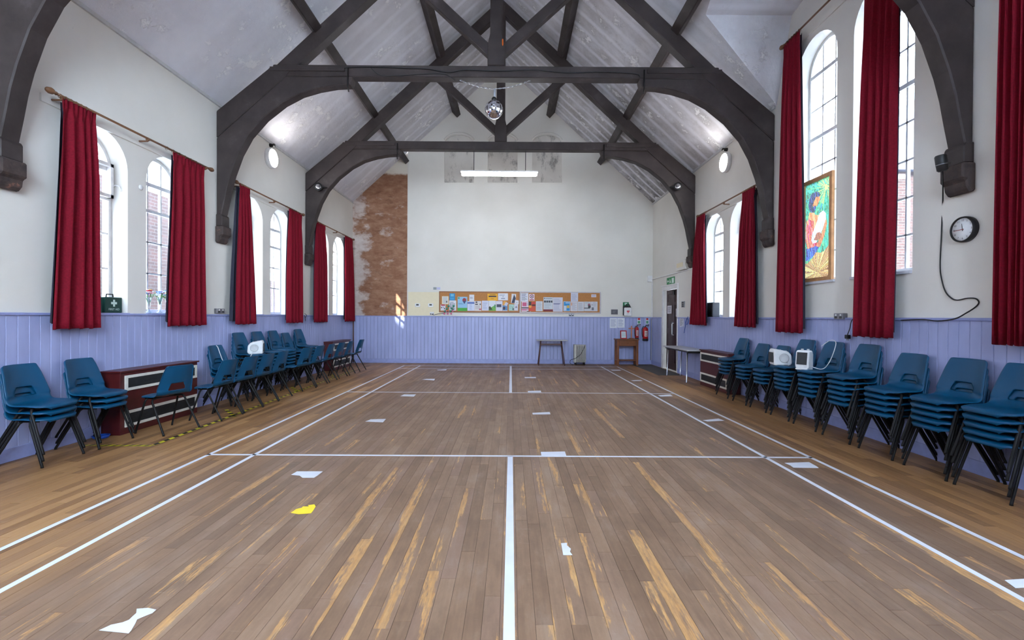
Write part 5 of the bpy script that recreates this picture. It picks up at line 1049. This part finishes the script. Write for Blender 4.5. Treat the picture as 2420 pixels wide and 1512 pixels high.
patch([(1443, 874), (1464, 873.8), (1468, 876), (1448, 876)], 'farthest white tape between the right court lines')
patch([(863, 996), (876, 991), (912, 990), (905, 998)], 'white torn tape on the left of the middle court')
patch([(946, 936), (955, 932), (983, 932), (978, 937)], 'white tape just before the far service line on the left')
patch([(998, 897), (1008, 895), (1028, 895), (1026, 899)], 'white tape on the left beyond the far service line')
patch([(1033, 874), (1056, 872.4), (1054, 875), (1034, 875)], 'white tape at the far long service line on the left')
patch([(1258, 975.5), (1299, 973.5), (1301, 979), (1259, 979.5)], 'white tape right of centre in the middle court')
patch([(1247, 924), (1278, 923), (1279, 927), (1248, 927)], 'white tape touching the far service line right of centre')
patch([(1239, 891), (1266, 890.5), (1267, 893.5), (1241, 893.5)], 'farthest white tape right of the centre line')
def hazard(pix, label, n_):
    a, b = onZ(*pix[0]), onZ(*pix[1]); d = (b-a); L = d.length; u = d/L; v = Vector((-u.y, u.x, 0)); hw = .024
    t = thing('hazard_tape', label, 'hazard tape', tuple((a+b)/2)); m = MB(); m.prism([q+Vector((0, 0, .0008)) for q in (a-v*hw, b-v*hw, b+v*hw, a+v*hw)], (0, 0, .001)); part(m, 'tape', 'hazard_yellow', t)
    sgl = L/n_; m = MB()
    for i in range(n_):
        p = a+u*(i*sgl); s_ = u*(sgl*.5); k = u*.03; m.poly([q+Vector((0, 0, .0021)) for q in (p-v*hw, p+s_-v*hw, p+s_+k+v*hw, p+k+v*hw)])
    part(m, 'black_stripes', 'hazard_black', t)
hazard([(362, 1052), (838, 874)], 'black and yellow hazard tape running along the left chairs', 46); hazard([(190, 1052), (358, 1053)], 'short black and yellow tape end turning to the left wall', 9)
for a, b, lab in (((555, 985), (535, 968), 'short hazard tape stub under the nearest row chairs'), ((703, 925), (690, 915), 'short hazard tape stub under the fourth row chair'), ((790, 893), (784, 886), 'farthest short hazard tape stub under the row chairs')): hazard([a, b], lab, 3)
p = onZ(228, 1030); m = MB(); m.lathe([(.04, 0), (.07, .005), (.085, .035), (.08, .035), (.065, .008), (0, .008)], 24, Matrix.Translation((-4.67, 5.34, 0))); solo(m, 'blue_dish', 'blue_plastic', 'shallow blue dish on the floor beside the left heater cabinet', 'dish')
# small cables and clutter
m = MB(); rr = random.Random(9); c_ = onY(1062, 738, YB-.05)
lead([onY(1020+i*7+rr.uniform(-3, 3), 743-max(0, i-3)*2.2+rr.uniform(-3, 2), YB-.045) for i in range(9)], .007, 'tangle of grey cable on the dado under the left board', 'cable_tangle', 'dark_grey')
m = MB()
for k in range(6): q = onY(1052+k*4, 735-(k % 3)*6, YB-.07); m.ball(q, .035, 8, 5)
solo(m, 'gift_bow', 'pvc_green', 'green ribbon rosette hanging at the left end of the board', 'ribbon')
m = MB()
for k in range(6): q = onY(1050+k*4, 741-(k % 2)*6, YB-.06); m.ball(q, .03, 8, 5)
solo(m, 'gift_bow', 'petal_4', 'pink ribbon rosette hanging below the green one', 'ribbon')
b0 = onX(1626, 748, XR-.03); lead([b0, b0+Vector((-.02, .05, -.08)), b0+Vector((-.02, .10, -.16)), b0+Vector((-.02, -.02, -.18)), b0+Vector((-.02, -.06, -.08)), b0+Vector((-.02, .03, -.05)), b0+Vector((-.02, .14, -.28)), b0+Vector((-.02, .20, -.40))], .007, 'blue cable loop hanging beside the exit door', 'cable_loop', 'blue_plastic')
b0 = onX(720, 745, XL+.04); lead([b0+Vector((0, 0, .04)), b0+Vector((.02, .06, 0)), b0+Vector((.02, .0, -.05)), b0+Vector((.02, -.04, .0)), b0+Vector((.02, 0, -.13))], .006, 'dark flex loop with plug below the second left corbel', 'flex_loop', 'cable_black')
lead([onX(536, 428, XL+.02), onX(548, 428, XL+.02), onX(562, 433, XL+.03)], .006, 'thin wire from the left post to the curtain pole', 'thin_wire', 'cable_black')
